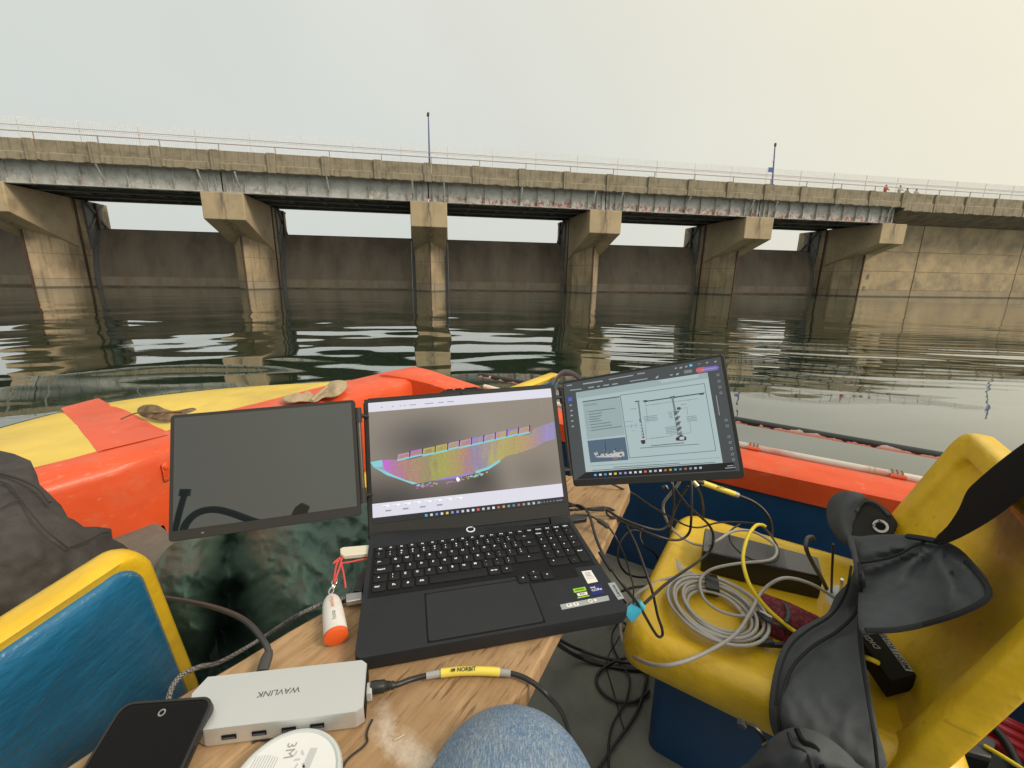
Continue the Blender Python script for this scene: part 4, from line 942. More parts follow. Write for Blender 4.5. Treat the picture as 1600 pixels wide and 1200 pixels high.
flat(Z8([(718,790),(728,776),(738,786),(748,792),(738,812),(724,808)]),6,screen,'cursor',uiwhite,MD)

# ================================================================== PORTABLE SCREENS (a folding pair clamped to the lid)
def monitor(corner, W_, H_, q, label):
    """corner list TL,TR,BR,BL in world; returns frame matrix"""
    TL,TR,BR2,BL2 = [Vector(c_) for c_ in corner]
    x_ = ((TR-TL)+(BR2-BL2)).normalized(); z_ = ((TL-BL2)+(TR-BR2)); z_ = (z_-x_*z_.dot(x_)).normalized(); y_ = z_.cross(x_)
    MM = basis(x_,y_,z_,(TL+TR+BR2+BL2)/4)
    return MM, thing('portable_monitor', label, 'monitor', MM, 'portable side screens clamped to the laptop lid')
kR = .88; kL = .871
MRm, monR = monitor([Vector(v)*kR for v in ((.112,.949,-.223),(.397,.81,-.131),(.421,.721,-.342),(.136,.859,-.434))], .29,.203,0,'portable side screen showing an equipment drawing, right of the laptop')
MLm, monL = monitor([Vector(v)*kL for v in ((-.642,.78,-.261),(-.322,.857,-.246),(-.29,.765,-.455),(-.61,.688,-.469))], .287,.2,0,'portable side screen switched off and plain grey, left of the laptop')
for MM,mon,W_,H_ in ((MRm,monR,.2904,.2024),(MLm,monL,.2874,.2003)):
    P = rounded_rect(-W_/2,W_/2,-H_/2,H_/2,.006,4)
    MB().loft([[(x*.985,.0085,z*.985) for x,z in P],[(x,.006,z) for x,z in P],[(x,.0005,z) for x,z in P],[(x*.996,-.0005,z*.994) for x,z in P]]).build('housing', bezel, mon, local=True, smooth=True, angle=35)
offm = M('screen_off', (0.014,0.020,0.024), rough=.06, var=0, ior=1.95, spec=.5)
n,l,b = nodes(offm)
for lk in list(b.inputs['Roughness'].links): l.remove(lk)
b.inputs['Roughness'].default_value=.015
WL,HL = .2874,.2003
MB().box2((-WL/2+.0062,-.0012,-HL/2+.016),(WL/2-.0062,-.0004,HL/2-.0055)).build('screen', offm, monL, local=True)
MB().box2((-.098,-.0008,-HL/2+.0065),(-.094,-.0004,-HL/2+.0085)).build('indicator', M('dim_led',(0.2,0.2,0.2)), monL, local=True)
WR,HR = .2904,.2024
pdf_bg = emat('reader_dark', (0.055,0.062,0.066), .9, .2)
def fr(pts, z, name, mat, parent): return flat(pts, z+4, parent, name, mat, MRm)
scR = fr(rect_(-WR/2+.0025,-HR/2+.012,WR/2-.0055,HR/2-.0045),0,'screen',pdf_bg,monR)
def Z6(pts): return [on_screen(860+x/4.706, 540+y/4.706, MRm) for x,y in pts]
page = emat('page_pale_blue',(0.40,0.505,0.515),.80,.2); pagd = emat('page_grey_blue',(0.285,0.37,0.375),.88,.2); uibk = emat('reader_black',(0.008,0.008,0.009),1,.2); line = emat('drawing_line',(0.05,0.06,0.065),1,.3); txt = emat('page_text',(0.13,0.17,0.18),1,.3); txl = emat('ui_pale_text',(0.30,0.32,0.33),.9,.3)
fr(Z6([(188,345),(1155,198),(1268,862),(262,930)]),1,'page',page,scR)
fr(Z6([(188,345),(760,255),(815,262),(815,275),(1090,232),(1088,207),(1152,198),(1160,240),(192,392)]),2,'page_header',pagd,scR)
fr(Z6([(237,418),(510,377),(548,655),(272,690)]),2,'text_panel',pagd,scR)
fr(Z6([(237,410),(508,372),(509,379),(238,417)]),3,'rule_line',line,scR)
def tline(x0,y0,x1,y1,h,mat=txt,z=3): fr(Z6([(x0,y0),(x1,y1),(x1+.5,y1+h),(x0+.5,y0+h)]),z,'text_line',mat,scR)
tline(250,432,345,420,16,emat('page_faint_text',(0.2,0.27,0.28),1))
for i,(y0,w_) in enumerate(((484,200),(504,100),(524,95),(541,75),(558,88),(580,150),(601,160),(621,225))):
    x0=278+i*3; tline(x0,y0,x0+w_,y0-w_*.135,7); tline(x0-18,y0+2,x0-13,y0+1,6)
sea = emat('photo_sea_blue',(0.075,0.12,0.17),.9,.3); fr(Z6([(273,700),(550,672),(575,840),(295,860)]),2,'boat_photograph',sea,scR)
wh = emat('photo_white',(0.5,0.53,0.52),.8); bk = emat('photo_dark',(0.03,0.03,0.035),1); brn = emat('photo_brown',(0.2,0.13,0.09),1)
fr(Z6([(320,790),(345,780),(350,800),(540,780),(545,800),(520,820),(340,822)]),3,'pictured_boat',wh,scR)
rnd = random.Random(2)
for i in range(34):
    x=rnd.uniform(330,540); y=rnd.uniform(765,818)-(x-330)*.03; s_=rnd.uniform(3,9); fr(Z6([(x-s_,y-s_*.6),(x+s_,y-s_),(x+s_*.7,y+s_),(x-s_,y+s_*.7)]),4,'pictured_detail',(bk,brn,wh)[i%3],scR)
fr(Z6([(400,700),(404,700),(410,790),(405,790)]),4,'pictured_mast',bk,scR)
fr(Z6([(460,838),(455,815),(490,815),(500,835)]),3,'pictured_reflection',brn,scR)
def outline(pts, w_, mat=line, z=3):
    for i in range(len(pts)):
        a=Vector((*pts[i],0)); b_=Vector((*pts[(i+1)%len(pts)],0)); d=(b_-a).normalized(); nn=Vector((-d.y,d.x,0))*w_/2
        fr(Z6([(v.x,v.y) for v in (a-nn,b_-nn,b_+nn,a+nn)]),z,'drawing_line',mat,scR)
def seg(x0,y0,x1,y1,w_,mat=line,z=3):
    a=Vector((x0,y0,0)); b_=Vector((x1,y1,0)); d=(b_-a).normalized(); nn=Vector((-d.y,d.x,0))*w_/2
    fr(Z6([(v.x,v.y) for v in (a-nn,b_-nn,b_+nn,a+nn)]),z,'drawing_line',mat,scR)
outline([(514,366),(1132,279),(1217,772),(583,826)],3.5)
seg(648,415,682,690,11,txt,4); seg(622,412,655,408,8); seg(660,540,690,700,13,line,4)
for i in range(5): seg(660+i*4,575+i*22,668+i*4,573+i*22,16,page,5)
fr(Z6([(662,690),(696,684),(700,715),(690,724),(672,722)]),5,'sonar_head',bk,scR); fr(Z6([(660,684),(700,680),(700,692),(662,696)]),6,'sonar_flange',wh,scR)
seg(690,412,1125,350,8); seg(680,408,702,404,6); fr(Z6([(686,405),(712,400),(712,414),(690,418)]),4,'arm_end',bk,scR); fr(Z6([(1088,352),(1135,344),(1125,362),(1095,362)]),4,'arm_end',line,scR)
seg(896,375,925,520,15,txt,4); seg(880,380,915,374,9); seg(880,388,935,380,5)
fr(Z6([(905,480),(930,478),(972,655),(935,660)]),4,'pole_sleeve',txt,scR)
for i in range(8): seg(911+i*4,505+i*19,948+i*3,480+i*20,7,(wh if i%2 else bk),5)
fr(Z6([(930,455),(958,452),(960,470),(934,474)]),5,'clamp_part',line,scR)
fr(Z6([(922,680),(960,655),(1000,672),(1000,695),(960,700),(925,698)]),6,'sonar_head',bk,scR); fr(Z6([(950,672),(985,668),(985,690),(952,694)]),7,'sonar_face',wh,scR)
for a_ in ((555,596,640,584),(595,578,600,610),(630,572,634,604),(555,560,610,556),(600,628,625,625),(700,440,800,428),(700,420,720,570),(700,570,706,690),(690,690,900,662),(860,490,920,484),(1005,455,1010,510),(1025,560,1035,640),(880,655,1035,640),(945,465,1010,455),(705,440,900,412),(915,412,1090,390)): seg(*a_,1.6)
for x0,y0,w_,n_ in ((685,522,100,4),(590,466,42,1),(870,498,25,4),(1000,522,75,4),(845,600,75,5),(740,680,95,1),(780,428,25,1),(1005,400,25,1),(960,432,40,1)):
    for i in range(n_): tline(x0+i*2,y0+i*11,x0+w_+i*2,y0+i*11-w_*.1,3.5,txt,4)
tline(740,735,985,712,5,line); tline(660,752,1095,722,3.5,line); tline(465,892,950,862,4,line); tline(310,916,1210,856,4,line); tline(300,884,1250,822,1.5,line)
# reader interface
fr(Z6([(262,932),(1345,858),(1362,912),(190,985)]),2,'taskbar',uibk,scR)
fr(Z6([(1160,205),(1245,95),(1365,905),(1268,862)]),1,'side_panel',uibk if False else pdf_bg,scR)
for i in range(22):
    x=322+i*36.8; y=945-i*2.55; mt_=imats[i%len(imats)]; fr(Z6([(x,y),(x+18,y-1.3),(x+19,y+13),(x+1,y+14)]),3,'taskbar_icon',mt_,scR)
tline(1300,882,1345,878,6,txl,3); tline(1285,898,1360,892,6,txl,3)
fr(Z6([(1070,175),(1085,163),(1225,148),(1240,158),(1235,172),(1222,180),(1090,200),(1072,192)]),2,'assistant_button',emat('button_violet',(0.16,0.12,0.42),1),scR)
fr(Z6([(1070,175),(1085,163),(1130,158),(1135,192),(1090,200),(1072,192)]),3,'assistant_button',emat('button_red',(0.45,0.10,0.12),1),scR)
fr(Z6([(980,190),(990,182),(1035,176),(1045,186),(1040,198),(988,206)]),2,'share_button',emat('button_grey',(0.16,0.17,0.18),1),scR)
fr(Z6([(1022,140),(1042,137),(1044,152),(1025,155)]),2,'profile_dot',emat('ui_cyan',(0.1,0.5,0.75),1),scR)
fr(Z6([(130,385),(158,380),(162,405),(134,410)]),2,'tool_button',emat('ui_blue',(0.06,0.10,0.55),1),scR)
for x0,y0,x1,y1,h in ((120,292,160,286,7),(240,278,385,256,9),(430,246,610,215,7),(640,206,695,198,7),(145,326,230,316,7),(280,306,322,300,8),(345,298,365,295,8),(390,290,432,284,8),(455,282,495,275,8),(585,260,715,240,6),(775,232,795,220,14),(880,214,900,210,8),(925,208,945,200,12),(1105,178,1220,160,6),(1085,135,1105,132,3),(1145,125,1160,118,9),(1205,115,1222,112,9),(915,165,930,160,9),(950,160,970,154,11),(990,152,1008,148,10)): tline(x0,y0,x1,y1,h,txl,4)
for i,(x,y) in enumerate(((150,435),(156,475),(158,510),(162,550),(166,590))): tline(x-8,y,x+8,y-2,10,txl,3)
for i,(x,y) in enumerate(((1232,215),(1240,262),(1246,305),(1254,348),(1292,548),(1300,590),(1313,670),(1322,712),(1332,756),(1338,798),(1346,838))): outline([(x-8,y-6),(x+8,y-8),(x+9,y+6),(x-7,y+8)],2.5,txl,3)
fr(Z6([(1217,368),(1222,367),(1246,512),(1241,513)]),3,'scroll_bar',txl,scR)
# hinges and clamps of the pair
def between(MM, x, z0, z1, r, name, mat, parent, flat_=1): 
    MB().tube([MM@Vector((x,.004,z0)),MM@Vector((x,.004,z1))], r, 12, flat_).build(name, mat, parent, smooth=True)
for MM,mon,sx,W_ in ((MRm,monR,-1,.2904),(MLm,monL,1,.2874)):
    x_ = sx*(W_/2+.004)
    between(MM,x_,-.075,.075,.0042,'hinge_rod',M('hinge_bronze',(0.10,0.085,0.07),rough=.35,metal=.5),mon)
    for zc in (-.068,.072):
        between(MM,x_,zc-.013,zc+.013,.0062,'hinge_barrel',bezel,mon)
        A_ = MM@Vector((x_,.004,zc)); lidx = MD@Vector((-sx*.172*-1 if False else (.174 if sx<0 else -.174),.0098,(MD.inverted()@A_).z))
        MB().tube([A_,A_.lerp(lidx,.5),lidx],.0062,8,.6).build('hinge_arm',bezel,mon,smooth=True)
    xl = .150 if sx<0 else -.150
    MB().box2((xl-.028,.0078,-.10),(xl+.028,.0150,.10)).build('clamp_plate', bezel, None) if False else None
    m2 = MB().box2((xl-.028,.0078,-.10),(xl+.028,.0135,.10)); m2.v=[MD@v for v in m2.v]; m2.build('clamp_plate', bezel, mon)

# ================================================================== PEOPLE IN THE BOAT
def limb(mb, pts, radii, n=14):
    P = catmull(pts,5); k = len(P)-1
    mb.tube(P, lambda u: float(np.interp(u*(len(radii)-1), range(len(radii)), radii)), n)
    for p_,r_ in ((pts[0],radii[0]),(pts[-1],radii[-1])): ball(mb, p_, r_)
def ball(mb, c, r, sx=1, sy=1, sz=1): mb.add([Vector((math.cos(2*math.pi*j/14)*math.sin(math.pi*i/8)*r*sx, math.sin(2*math.pi*j/14)*math.sin(math.pi*i/8)*r*sy, math.cos(math.pi*i/8)*r*sz))+Vector(c) for i in range(9) for j in range(14)],[[i*14+j,i*14+(j+1)%14,(i+1)*14+(j+1)%14,(i+1)*14+j] for i in range(8) for j in range(14)])
def fuse(mb, name, mat, parent, voxel=.014):
    o = mb.build(name, mat, parent, smooth=True, angle=180)
    md = o.modifiers.new('r','REMESH'); md.mode = 'VOXEL'; md.voxel_size = voxel; md.use_smooth_shade = True
    md = o.modifiers.new('s','SMOOTH'); md.factor = .5; md.iterations = 3
    return o
def torso_and_arms(pel, chest, neck, armsR, armsL):
    mb = MB(); limb(mb,[pel,Vector(pel).lerp(Vector(chest),.5),chest,Vector(chest).lerp(Vector(neck),.7),neck],[.15,.145,.16,.10,.055])
    limb(mb,armsR,[.075,.06,.05,.042,.036]); limb(mb,armsL,[.075,.06,.05,.042,.036]); return mb
jeans = M('blue_denim', (0.125,0.21,0.34), rough=1, var=.15, vs=14, spec=.1, bump=.0012, bs=420, col2=(0.30,0.34,0.38), fac2=.42, s2=6, bdetail=3)
n,l,b = nodes(jeans); tw = noise_mask(jeans, 3.0, .46, .60, (240,34,120), 3); overlay(jeans, mul(jeans, tw, .5), (0.45,0.49,0.53)); tk = noise_mask(jeans, 3.0, .50, .62, (260,60,150), 2); overlay(jeans, mul(jeans, tk, .5), (0.09,0.15,0.25))
shoe_m = M('dark_shoe', (0.03,0.03,0.03), rough=.7); shirt = M('grey_shirt', (0.16,0.17,0.19), rough=.9)
me_ = thing('person', 'person in faded blue jeans, only one knee showing beside the plank table', 'person', (.05,-.1,-1.13))
def ell(c, ax, rx, rz, n_=20, up=Vector((0,0,1))):
    t = Vector(ax).normalized(); x = t.cross(up).normalized(); y = x.cross(t)
    return [Vector(c)+x*(math.cos(2*math.pi*k/n_)*rx)+y*(math.sin(2*math.pi*k/n_)*rz) for k in range(n_)]
K0 = Vector((.036,.325,-.535))
path = [((.065,-.17,-.60),.112,.10),((.050,-.03,-.572),.110,.098),((.036,.08,-.540),.106,.094),((.022,.18,-.508),.102,.090),((.010,.255,-.492),.096,.086),((.004,.312,-.492),.089,.083),((.003,.352,-.520),.080,.074),((.006,.374,-.58),.070,.066),((.014,.382,-.68),.064,.064),((.026,.38,-.82),.058,.062),((.038,.375,-.97),.052,.054),((.045,.375,-1.07),.052,.052)]
secs = []
for i,(c_,rx,rz) in enumerate(path):
    a_ = Vector(path[max(i-1,0)][0]); b_ = Vector(path[min(i+1,len(path)-1)][0]); t = (b_-a_).normalized()
    x = Vector((1,0.12,0)).normalized(); x = (x-t*x.dot(t)).normalized(); y = x.cross(t)
    secs.append([Vector(c_)+x*(math.cos(2*math.pi*k/28)*rx)+y*(math.sin(2*math.pi*k/28)*rz) for k in range(28)])
mb = MB().loft(secs); o = mb.build('jeans_leg', jeans, me_, smooth=True, angle=180, sub=2)
wr = [(c_,rx,rz) for c_,rx,rz in path]
MB().tube([Vector(c_)+Vector((rx*.99,0,-rz*.1)) for c_,rx,rz in path[:8]], .0022, 6).build('jeans_seam', M('denim_seam',(0.10,0.15,0.24),rough=.9), me_, smooth=True)
MB().loft([[Vector((.058+dx*w_,.36+dy,z)) for dx,z in ((-1,-1.128),(1,-1.128),(.9,-1.09),(.5,h_),(-.5,h_),(-.9,-1.09))] for dy,w_,h_ in ((-.06,.035,-1.06),(.0,.042,-1.05),(.08,.045,-1.07),(.15,.045,-1.085),(.19,.03,-1.10))]).build('shoe', shoe_m, me_, smooth=True, bevel=.006)
fuse(torso_and_arms((0,-.24,-.50),(0,-.28,-.25),(0,-.28,-.06),[(.17,-.28,-.20),(.23,-.24,-.33),(.24,-.16,-.40),(.18,-.09,-.28),(.11,-.05,-.17)],[(-.17,-.28,-.20),(-.23,-.24,-.33),(-.24,-.16,-.40),(-.18,-.09,-.28),(-.11,-.05,-.17)]),'body',shirt,me_)
mj = MB(); limb(mj,[(-.10,-.17,-.61),(-.14,.02,-.62),(-.18,.20,-.635),(-.19,.235,-.75),(-.19,.22,-1.06)],[.10,.092,.075,.062,.052]); limb(mj,[(-.10,-.2,-.61),(.07,-.2,-.61)],[.115,.115]); fuse(mj,'jeans_other_leg',jeans,me_)
MB().lathe([(.001,-.13),(.055,-.11),(.075,-.04),(.082,.04),(.06,.11),(.001,.135)],(0,-.27,.05),16).build('head', skin, me_, smooth=True, angle=180)

trou = M('grey_trouser_cloth', (0.068,0.065,0.063), rough=1, var=.22, vs=26, bump=.0012, bs=260, spec=.1, bdetail=4, col2=(0.090,0.085,0.081), fac2=.4, s2=14)
bowp = thing('person', 'person in dark grey trousers sitting in the front left chair, upper body outside the picture', 'person', B3(1.05,-.1,-.76))
olT = [(-130,730),(-70,704),(0,704),(22,709),(48,720),(58,742),(62,757),(78,772),(96,790),(106,808),(116,812),(131,823),(152,823),(174,826),(176,842),(192,850),(206,862),(214,880),(228,896),(238,908),(236,925),(222,935),(205,960),(150,980),(60,1000),(-60,1010),(-140,960),(-160,850)]
ctT = [(-130,730,'z',-.43),(0,704,'z',-.385),(48,720,'z',-.40),(106,800,'z',-.47),(174,826,'z',-.54),(236,908,'z',-.66),(205,950,'z',-.70),(60,1000,'z',-.62),(-60,1000,'z',-.58),(60,860,'z',-.47),(-60,850,'z',-.45),(-150,940,'z',-.55)]
foldT = lambda P: smoothn(7,.016,2)(P)+crumple(14,.014,5)(P)+crumple(34,.006,3)(P)+smoothn(70,.002,4)(P)
mb,fT = sheet(olT, ctT, thick=.15, bulge=.035, bw=45, res=9, nz=foldT, smoothk=1)
mb.build('trouser_leg', trou, bowp, smooth=True, angle=180)
mt_ = MB(); limb(mt_,[B3(1.30,-.13,-.58),B3(1.36,-.02,-.56),B3(1.36,.06,-.55)],[.15,.13,.09]); limb(mt_,[B3(1.34,-.22,-.58),B3(1.50,-.28,-.50),B3(1.60,-.28,-.47),B3(1.55,-.26,-.60),B3(1.50,-.25,-.73)],[.12,.095,.075,.062,.055]); limb(mt_,[B3(1.36,.05,-.58),B3(1.32,.10,-.66),B3(1.34,.12,-.735)],[.075,.06,.05])
fuse(mt_,'trousers',trou,bowp)
for a_,p_ in ((1.38,.12),(1.54,-.25)): limb_ = MB(); limb(limb_,[B3(a_-.03,p_,-.735),B3(a_+.10,p_,-.738)],[.045,.036]); fuse(limb_,'shoe',shoe_m,bowp,.01)
def on(f, x, y, lift=.004): return ray(x,y)*(f(x,y)-lift)
def seam(f, pts, r, name, mat, parent, lift=.028, k=6):
    q = [Vector(v) for v in catmull([(x,y,0) for x,y in pts], k)]
    return MB().tube([on(f,v.x,v.y,lift) for v in q], r, 6).build(name, mat, parent, smooth=True)
trd = M('trouser_seam', (0.045,0.04,0.037), rough=.95)
seam(fT, [(-20,735),(10,742),(40,752),(62,765),(78,785)], .0028, 'waistband_seam', trd, bowp, .036)
seam(fT, [(0,752),(20,762),(48,800),(72,828),(106,856)], .0018, 'pocket_seam', trd, bowp, .038)
seam(fT, [(106,856),(135,845),(160,833),(170,832)], .0016, 'pocket_seam', trd, bowp, .034)
seam(fT, [(0,795),(18,785),(34,780)], .0012, 'pocket_seam', trd, bowp, .038)
fuse(torso_and_arms(B3(1.30,-.18,-.50),B3(1.22,-.30,-.20),B3(1.24,-.34,.0),[B3(1.24,-.12,-.14),B3(1.36,-.08,-.28),B3(1.50,-.12,-.34),B3(1.58,-.18,-.40),B3(1.62,-.2,-.44)],[B3(1.22,-.48,-.14),B3(1.34,-.52,-.28),B3(1.48,-.46,-.34),B3(1.56,-.40,-.40),B3(1.60,-.36,-.44)]),'body',M('dark_shirt',(0.05,0.055,0.06),rough=.9),bowp)
hd = B3(1.27,-.35,.11)
MB().lathe([(.001,-.13),(.055,-.11),(.075,-.04),(.082,.04),(.06,.11),(.001,.135)],hd,16).build('head', skin, bowp, smooth=True, angle=180)
MB().lathe([(.084,.03),(.086,.06),(.064,.118),(.001,.142)],hd,16).build('hair', hairm, bowp, smooth=True, angle=180)

# ================================================================== TARP
tarpm = M('green_plastic_sheet', (0.088,0.150,0.120), rough=.50, var=.12, vs=8, spec=.20, bump=.0016, bs=110, bdetail=3)
olP = [(228,925),(236,902),(246,880),(262,856),(292,838),(330,836),(400,820),(470,805),(560,786),(600,760),(640,760),(650,830),(640,900),(590,960),(520,985),(450,1020),(380,1065),(320,1110),(285,1110),(268,1050),(250,1010),(236,965)]
ctP = [(228,925,'z',-.735),(240,890,'z',-.735),(262,856,'z',-.735),(292,842,'z',-.70),(318,842,'z',-.72),(340,850,'z',-.82),(372,850,'z',-.83),(352,880,'z',-.87),(350,930,'z',-.96),(345,985,'z',-1.08),(330,1030,'z',-1.08),(298,890,'z',-.665),(318,900,'z',-.70),(300,950,'z',-.72),(312,985,'z',-.80),(258,980,'z',-.80),(268,1045,'z',-.92),(300,1040,'z',-1.0),(320,1090,'z',-1.08),(410,840,'z',-.62),(400,870,'z',-.66),(430,900,'z',-.62),(392,905,'z',-.72),(378,920,'z',-.95),(420,945,'z',-.68),(392,960,'z',-.86),(400,1000,'z',-.98),(470,830,'z',-.54),(560,790,'z',-.50),(560,850,'z',-.50),(500,900,'z',-.535),(480,945,'z',-.545),(440,980,'z',-.70),(560,930,'z',-.51),(640,760,'z',-.51),(640,900,'z',-.50),(590,960,'z',-.53),(450,1020,'z',-.85),(380,1065,'z',-1.05)]
def crease_field(x0,x1,y0,y1,step,amp,seed):
    """folded-sheet relief: random heights on scattered points, flat between them"""
    rn = random.Random(seed); pts = []
    nx = int((x1-x0)/step)+2; ny = int((y1-y0)/step)+2
    for i in range(nx):
        for j in range(ny): pts.append(Vector((x0+(i-.5+rn.uniform(-.45,.45))*step*(1.0), y0+(j-.5+rn.uniform(-.45,.45))*step)))
    hs = [rn.uniform(-1,1)*amp for _ in pts]
    vo,eo,fo,ov,*_ = delaunay_2d_cdt(pts,[],[],0,1e-5,True)
    T = np.array([[ (vo[i].x,vo[i].y) for i in f] for f in fo]); Hh = np.array([[hs[ov[i][0]] for i in f] for f in fo])
    d = (T[:,1,1]-T[:,2,1])*(T[:,0,0]-T[:,2,0])+(T[:,2,0]-T[:,1,0])*(T[:,0,1]-T[:,2,1])
    def g(x,y):
        a_ = ((T[:,1,1]-T[:,2,1])*(x-T[:,2,0])+(T[:,2,0]-T[:,1,0])*(y-T[:,2,1]))/d
        b_ = ((T[:,2,1]-T[:,0,1])*(x-T[:,2,0])+(T[:,0,0]-T[:,2,0])*(y-T[:,2,1]))/d
        m_ = np.minimum(np.minimum(a_,b_),1-a_-b_); k = int(np.argmax(m_))
        return float(a_[k]*Hh[k,0]+b_[k]*Hh[k,1]+(1-a_[k]-b_[k])*Hh[k,2])
    return g
def to_px(P): d = P.dot(FW); return 800+FPX*P.dot(RT)/d, 600-FPX*P.dot(UP)/d
cfs = [crease_field(200,680,740,1140,52,.032,1),crease_field(200,680,740,1140,22,.019,2),crease_field(200,680,740,1140,9.5,.0095,3)]
def nzP(P):
    x,y = to_px(P); return sum(c_(x,y) for c_ in cfs)+smoothn(4,.03,9)(P)
mb,fP = sheet(olP, ctP, thick=.02, bulge=0.0, bw=12, res=3.0, nz=nzP, smoothk=2)
tag(mb.build('tarpaulin', tarpm, None, smooth=True, angle=180), 'crumpled dark green plastic sheet lying below the switched off screen', 'tarpaulin')

# ================================================================== THINGS ON THE TABLE
silver = M('silver_hub', (0.66,0.68,0.68), rough=.38, metal=.55, var=.03, bump=.00005, bs=900)
hubt = thing('docking_hub', 'flat silver docking hub with cut corners, standing on the plank table', 'docking hub', px(440,1090,ZT))
hz = -.4425
hp = [px(x,y,hz) for x,y in ((324,1057.5),(566,1031),(573.4,1036.3),(568,1103),(555.4,1111.7),(317,1141),(292,1128),(299,1084))]
hp2 = [(v.x,v.y) for v in hp]; hcx = sum(p[0] for p in hp2)/8; hcy = sum(p[1] for p in hp2)/8
ins_ = lambda k: [(hcx+(x-hcx)*k, hcy+(y-hcy)*k) for x,y in hp2]
MB().loft([[Vector((x,y,ZT+.0012)) for x,y in ins_(.975)],[Vector((x,y,ZT+.003)) for x,y in ins_(1)],[Vector((x,y,hz-.001)) for x,y in ins_(1)],[Vector((x,y,hz)) for x,y in ins_(.994)]]).build('shell', silver, hubt)
f0,f1 = hp[5],hp[4]; fd = (f1-f0).normalized(); fn = Vector((fd.y,-fd.x,0))
for u_ in (.155,.35,.545,.735):
    c_ = f0.lerp(f1,u_)+fn*.0003; c_.z = -.4545
    R_ = basis(fd,-fn,Vector((0,0,1)),c_)
    m2 = MB().box((0,0,0),(.0135,.0012,.0052)); m2.v=[R_@v for v in m2.v]; m2.build('usb_port', dark, hubt)
    m2 = MB().box((0,-.0003,-.0008),(.0115,.0012,.0018)); m2.v=[R_@v for v in m2.v]; m2.build('port_tongue', M('port_blue_grey',(0.08,0.09,0.12),rough=.5), hubt)
e0,e1 = hp[2],hp[3]; ed = (e1-e0).normalized(); en = Vector((-ed.y,ed.x,0))
m2 = MB(); a0_,a1_ = e0.lerp(e1,.03)+en*.0004, e0.lerp(e1,.97)+en*.0004
m2.loft([[Vector((a.x,a.y,ZT+.004)),Vector((a.x,a.y,hz-.0025)),Vector((a.x+en.x*.0008,a.y+en.y*.0008,hz-.0025)),Vector((a.x+en.x*.0008,a.y+en.y*.0008,ZT+.004))] for a in (a0_,a1_)]); m2.build('end_cap', dark, hubt)
A_,B_ = px(461,1077.5,hz),px(410,1084.5,hz)
text('WAVLINK', .0098, M('hub_grey_print',(0.10,0.11,0.11),rough=.5), hubt, M4=frame((A_+B_)/2+Vector((0,0,.0002)), B_-A_))
# phone in its black case, its far end resting on the hub
caseM = M('phone_case_black', (0.016,0.016,0.017), rough=.45, var=.05); glassM = M('phone_glass', (0.004,0.004,0.005), rough=.05, var=0, spec=.18)
TLp,TRp = px(192,1097,-.430),px(337,1087,-.430); BLp,BRp = px(132,1213,-.447),px(286,1206,-.447)
xP = (TRp-TLp).normalized(); yP = ((TLp-BLp)+(TRp-BRp)); yP = (yP-xP*yP.dot(xP)).normalized(); zP = xP.cross(yP)
Wp = (TRp-TLp).length
MP = basis(xP,yP,zP,(TLp+TRp)/2-yP*.083)
ph = thing('phone', 'black smartphone in a rounded case lying face up against the silver hub', 'phone', MP)
r1 = rounded_rect(-Wp/2,Wp/2,-.083,.083,.0115,5); r2 = rounded_rect(-Wp/2+.0025,Wp/2-.0025,-.0805,.0805,.010,5); r3 = rounded_rect(-Wp/2+.0052,Wp/2-.0052,-.0778,.0778,.0085,5)
MB().loft([[(x*.96,y*.98,-.0115) for x,y in r1],[(x,y,-.009) for x,y in r1],[(x,y,-.002) for x,y in r1],[(x*.995,y*.998,0) for x,y in r1],[(x,y,0) for x,y in r2],[(x,y,-.0016) for x,y in r2]]).build('case', caseM, ph, local=True, smooth=True, angle=50)
MB().prism(r2, -.0018, -.0011).build('bezel', dark, ph, local=True)
MB().prism(r3, -.0011, -.0009).build('screen', glassM, ph, local=True)
MB().lathe([(.0022,-.0009),(.0034,-.0009),(.0034,-.0007),(.0022,-.0007),(.0022,-.0009)],(-.001,.071,0),20).build('camera_ring', M('ring_grey',(0.25,0.25,0.24),rough=.4), ph, local=True)
MB().box((Wp/2+.0004,.03,-.005),(.001,.022,.003)).build('side_button', caseM, ph, local=True)
# round filter disc
pkc = px(445,1219,-.452); 
pk_t = thing('filter_disc', 'round white plastic filter disc with grey printing at the bottom edge', 'filter', Vector((pkc.x,pkc.y,ZT)))
pw = M('white_plastic', (0.74,0.76,0.77), rough=.4, var=.03); pg_ = M('clear_rim', (0.55,0.60,0.60), rough=.25, var=.04)
MB().lathe([(.001,.0),(.047,.0),(.0495,.003),(.0495,.011),(.048,.0135),(.0455,.0140),(.0445,.0132),(.001,.0132)],(0,0,0),48).build('rim', pg_, pk_t, local=True, smooth=True, angle=40)
MB().lathe([(.001,.0133),(.0432,.0133),(.0436,.0136),(.001,.0137)],(0,0,0),48).build('label', pw, pk_t, local=True)
gp_ = M('grey_print',(0.33,0.34,0.35),rough=.6,var=0); gl_ = M('light_grey_print',(0.52,0.54,0.55),rough=.6,var=0)
def pt(s_, x, y, size, rot, mat=gp_):
    o = text_obj(s_, size, mat); o.parent = pk_t; P = px(x,y,-.452)-Vector((pkc.x,pkc.y,ZT)); o.matrix_local = Matrix.Translation((P.x,P.y,.0139))@Matrix.Rotation(math.radians(rot),4,'Z')
pt('3M', 453,1172, .0125, -80)
for i in range(9):
    P = px(402+i*4.2,1180+i*.2,-.452)-Vector((pkc.x,pkc.y,ZT)); m2 = MB().box((P.x,P.y-.012,.0138),(.0009,.026-.001*abs(i-4),.0002)); m2.build('print_line', gl_, pk_t, local=True)
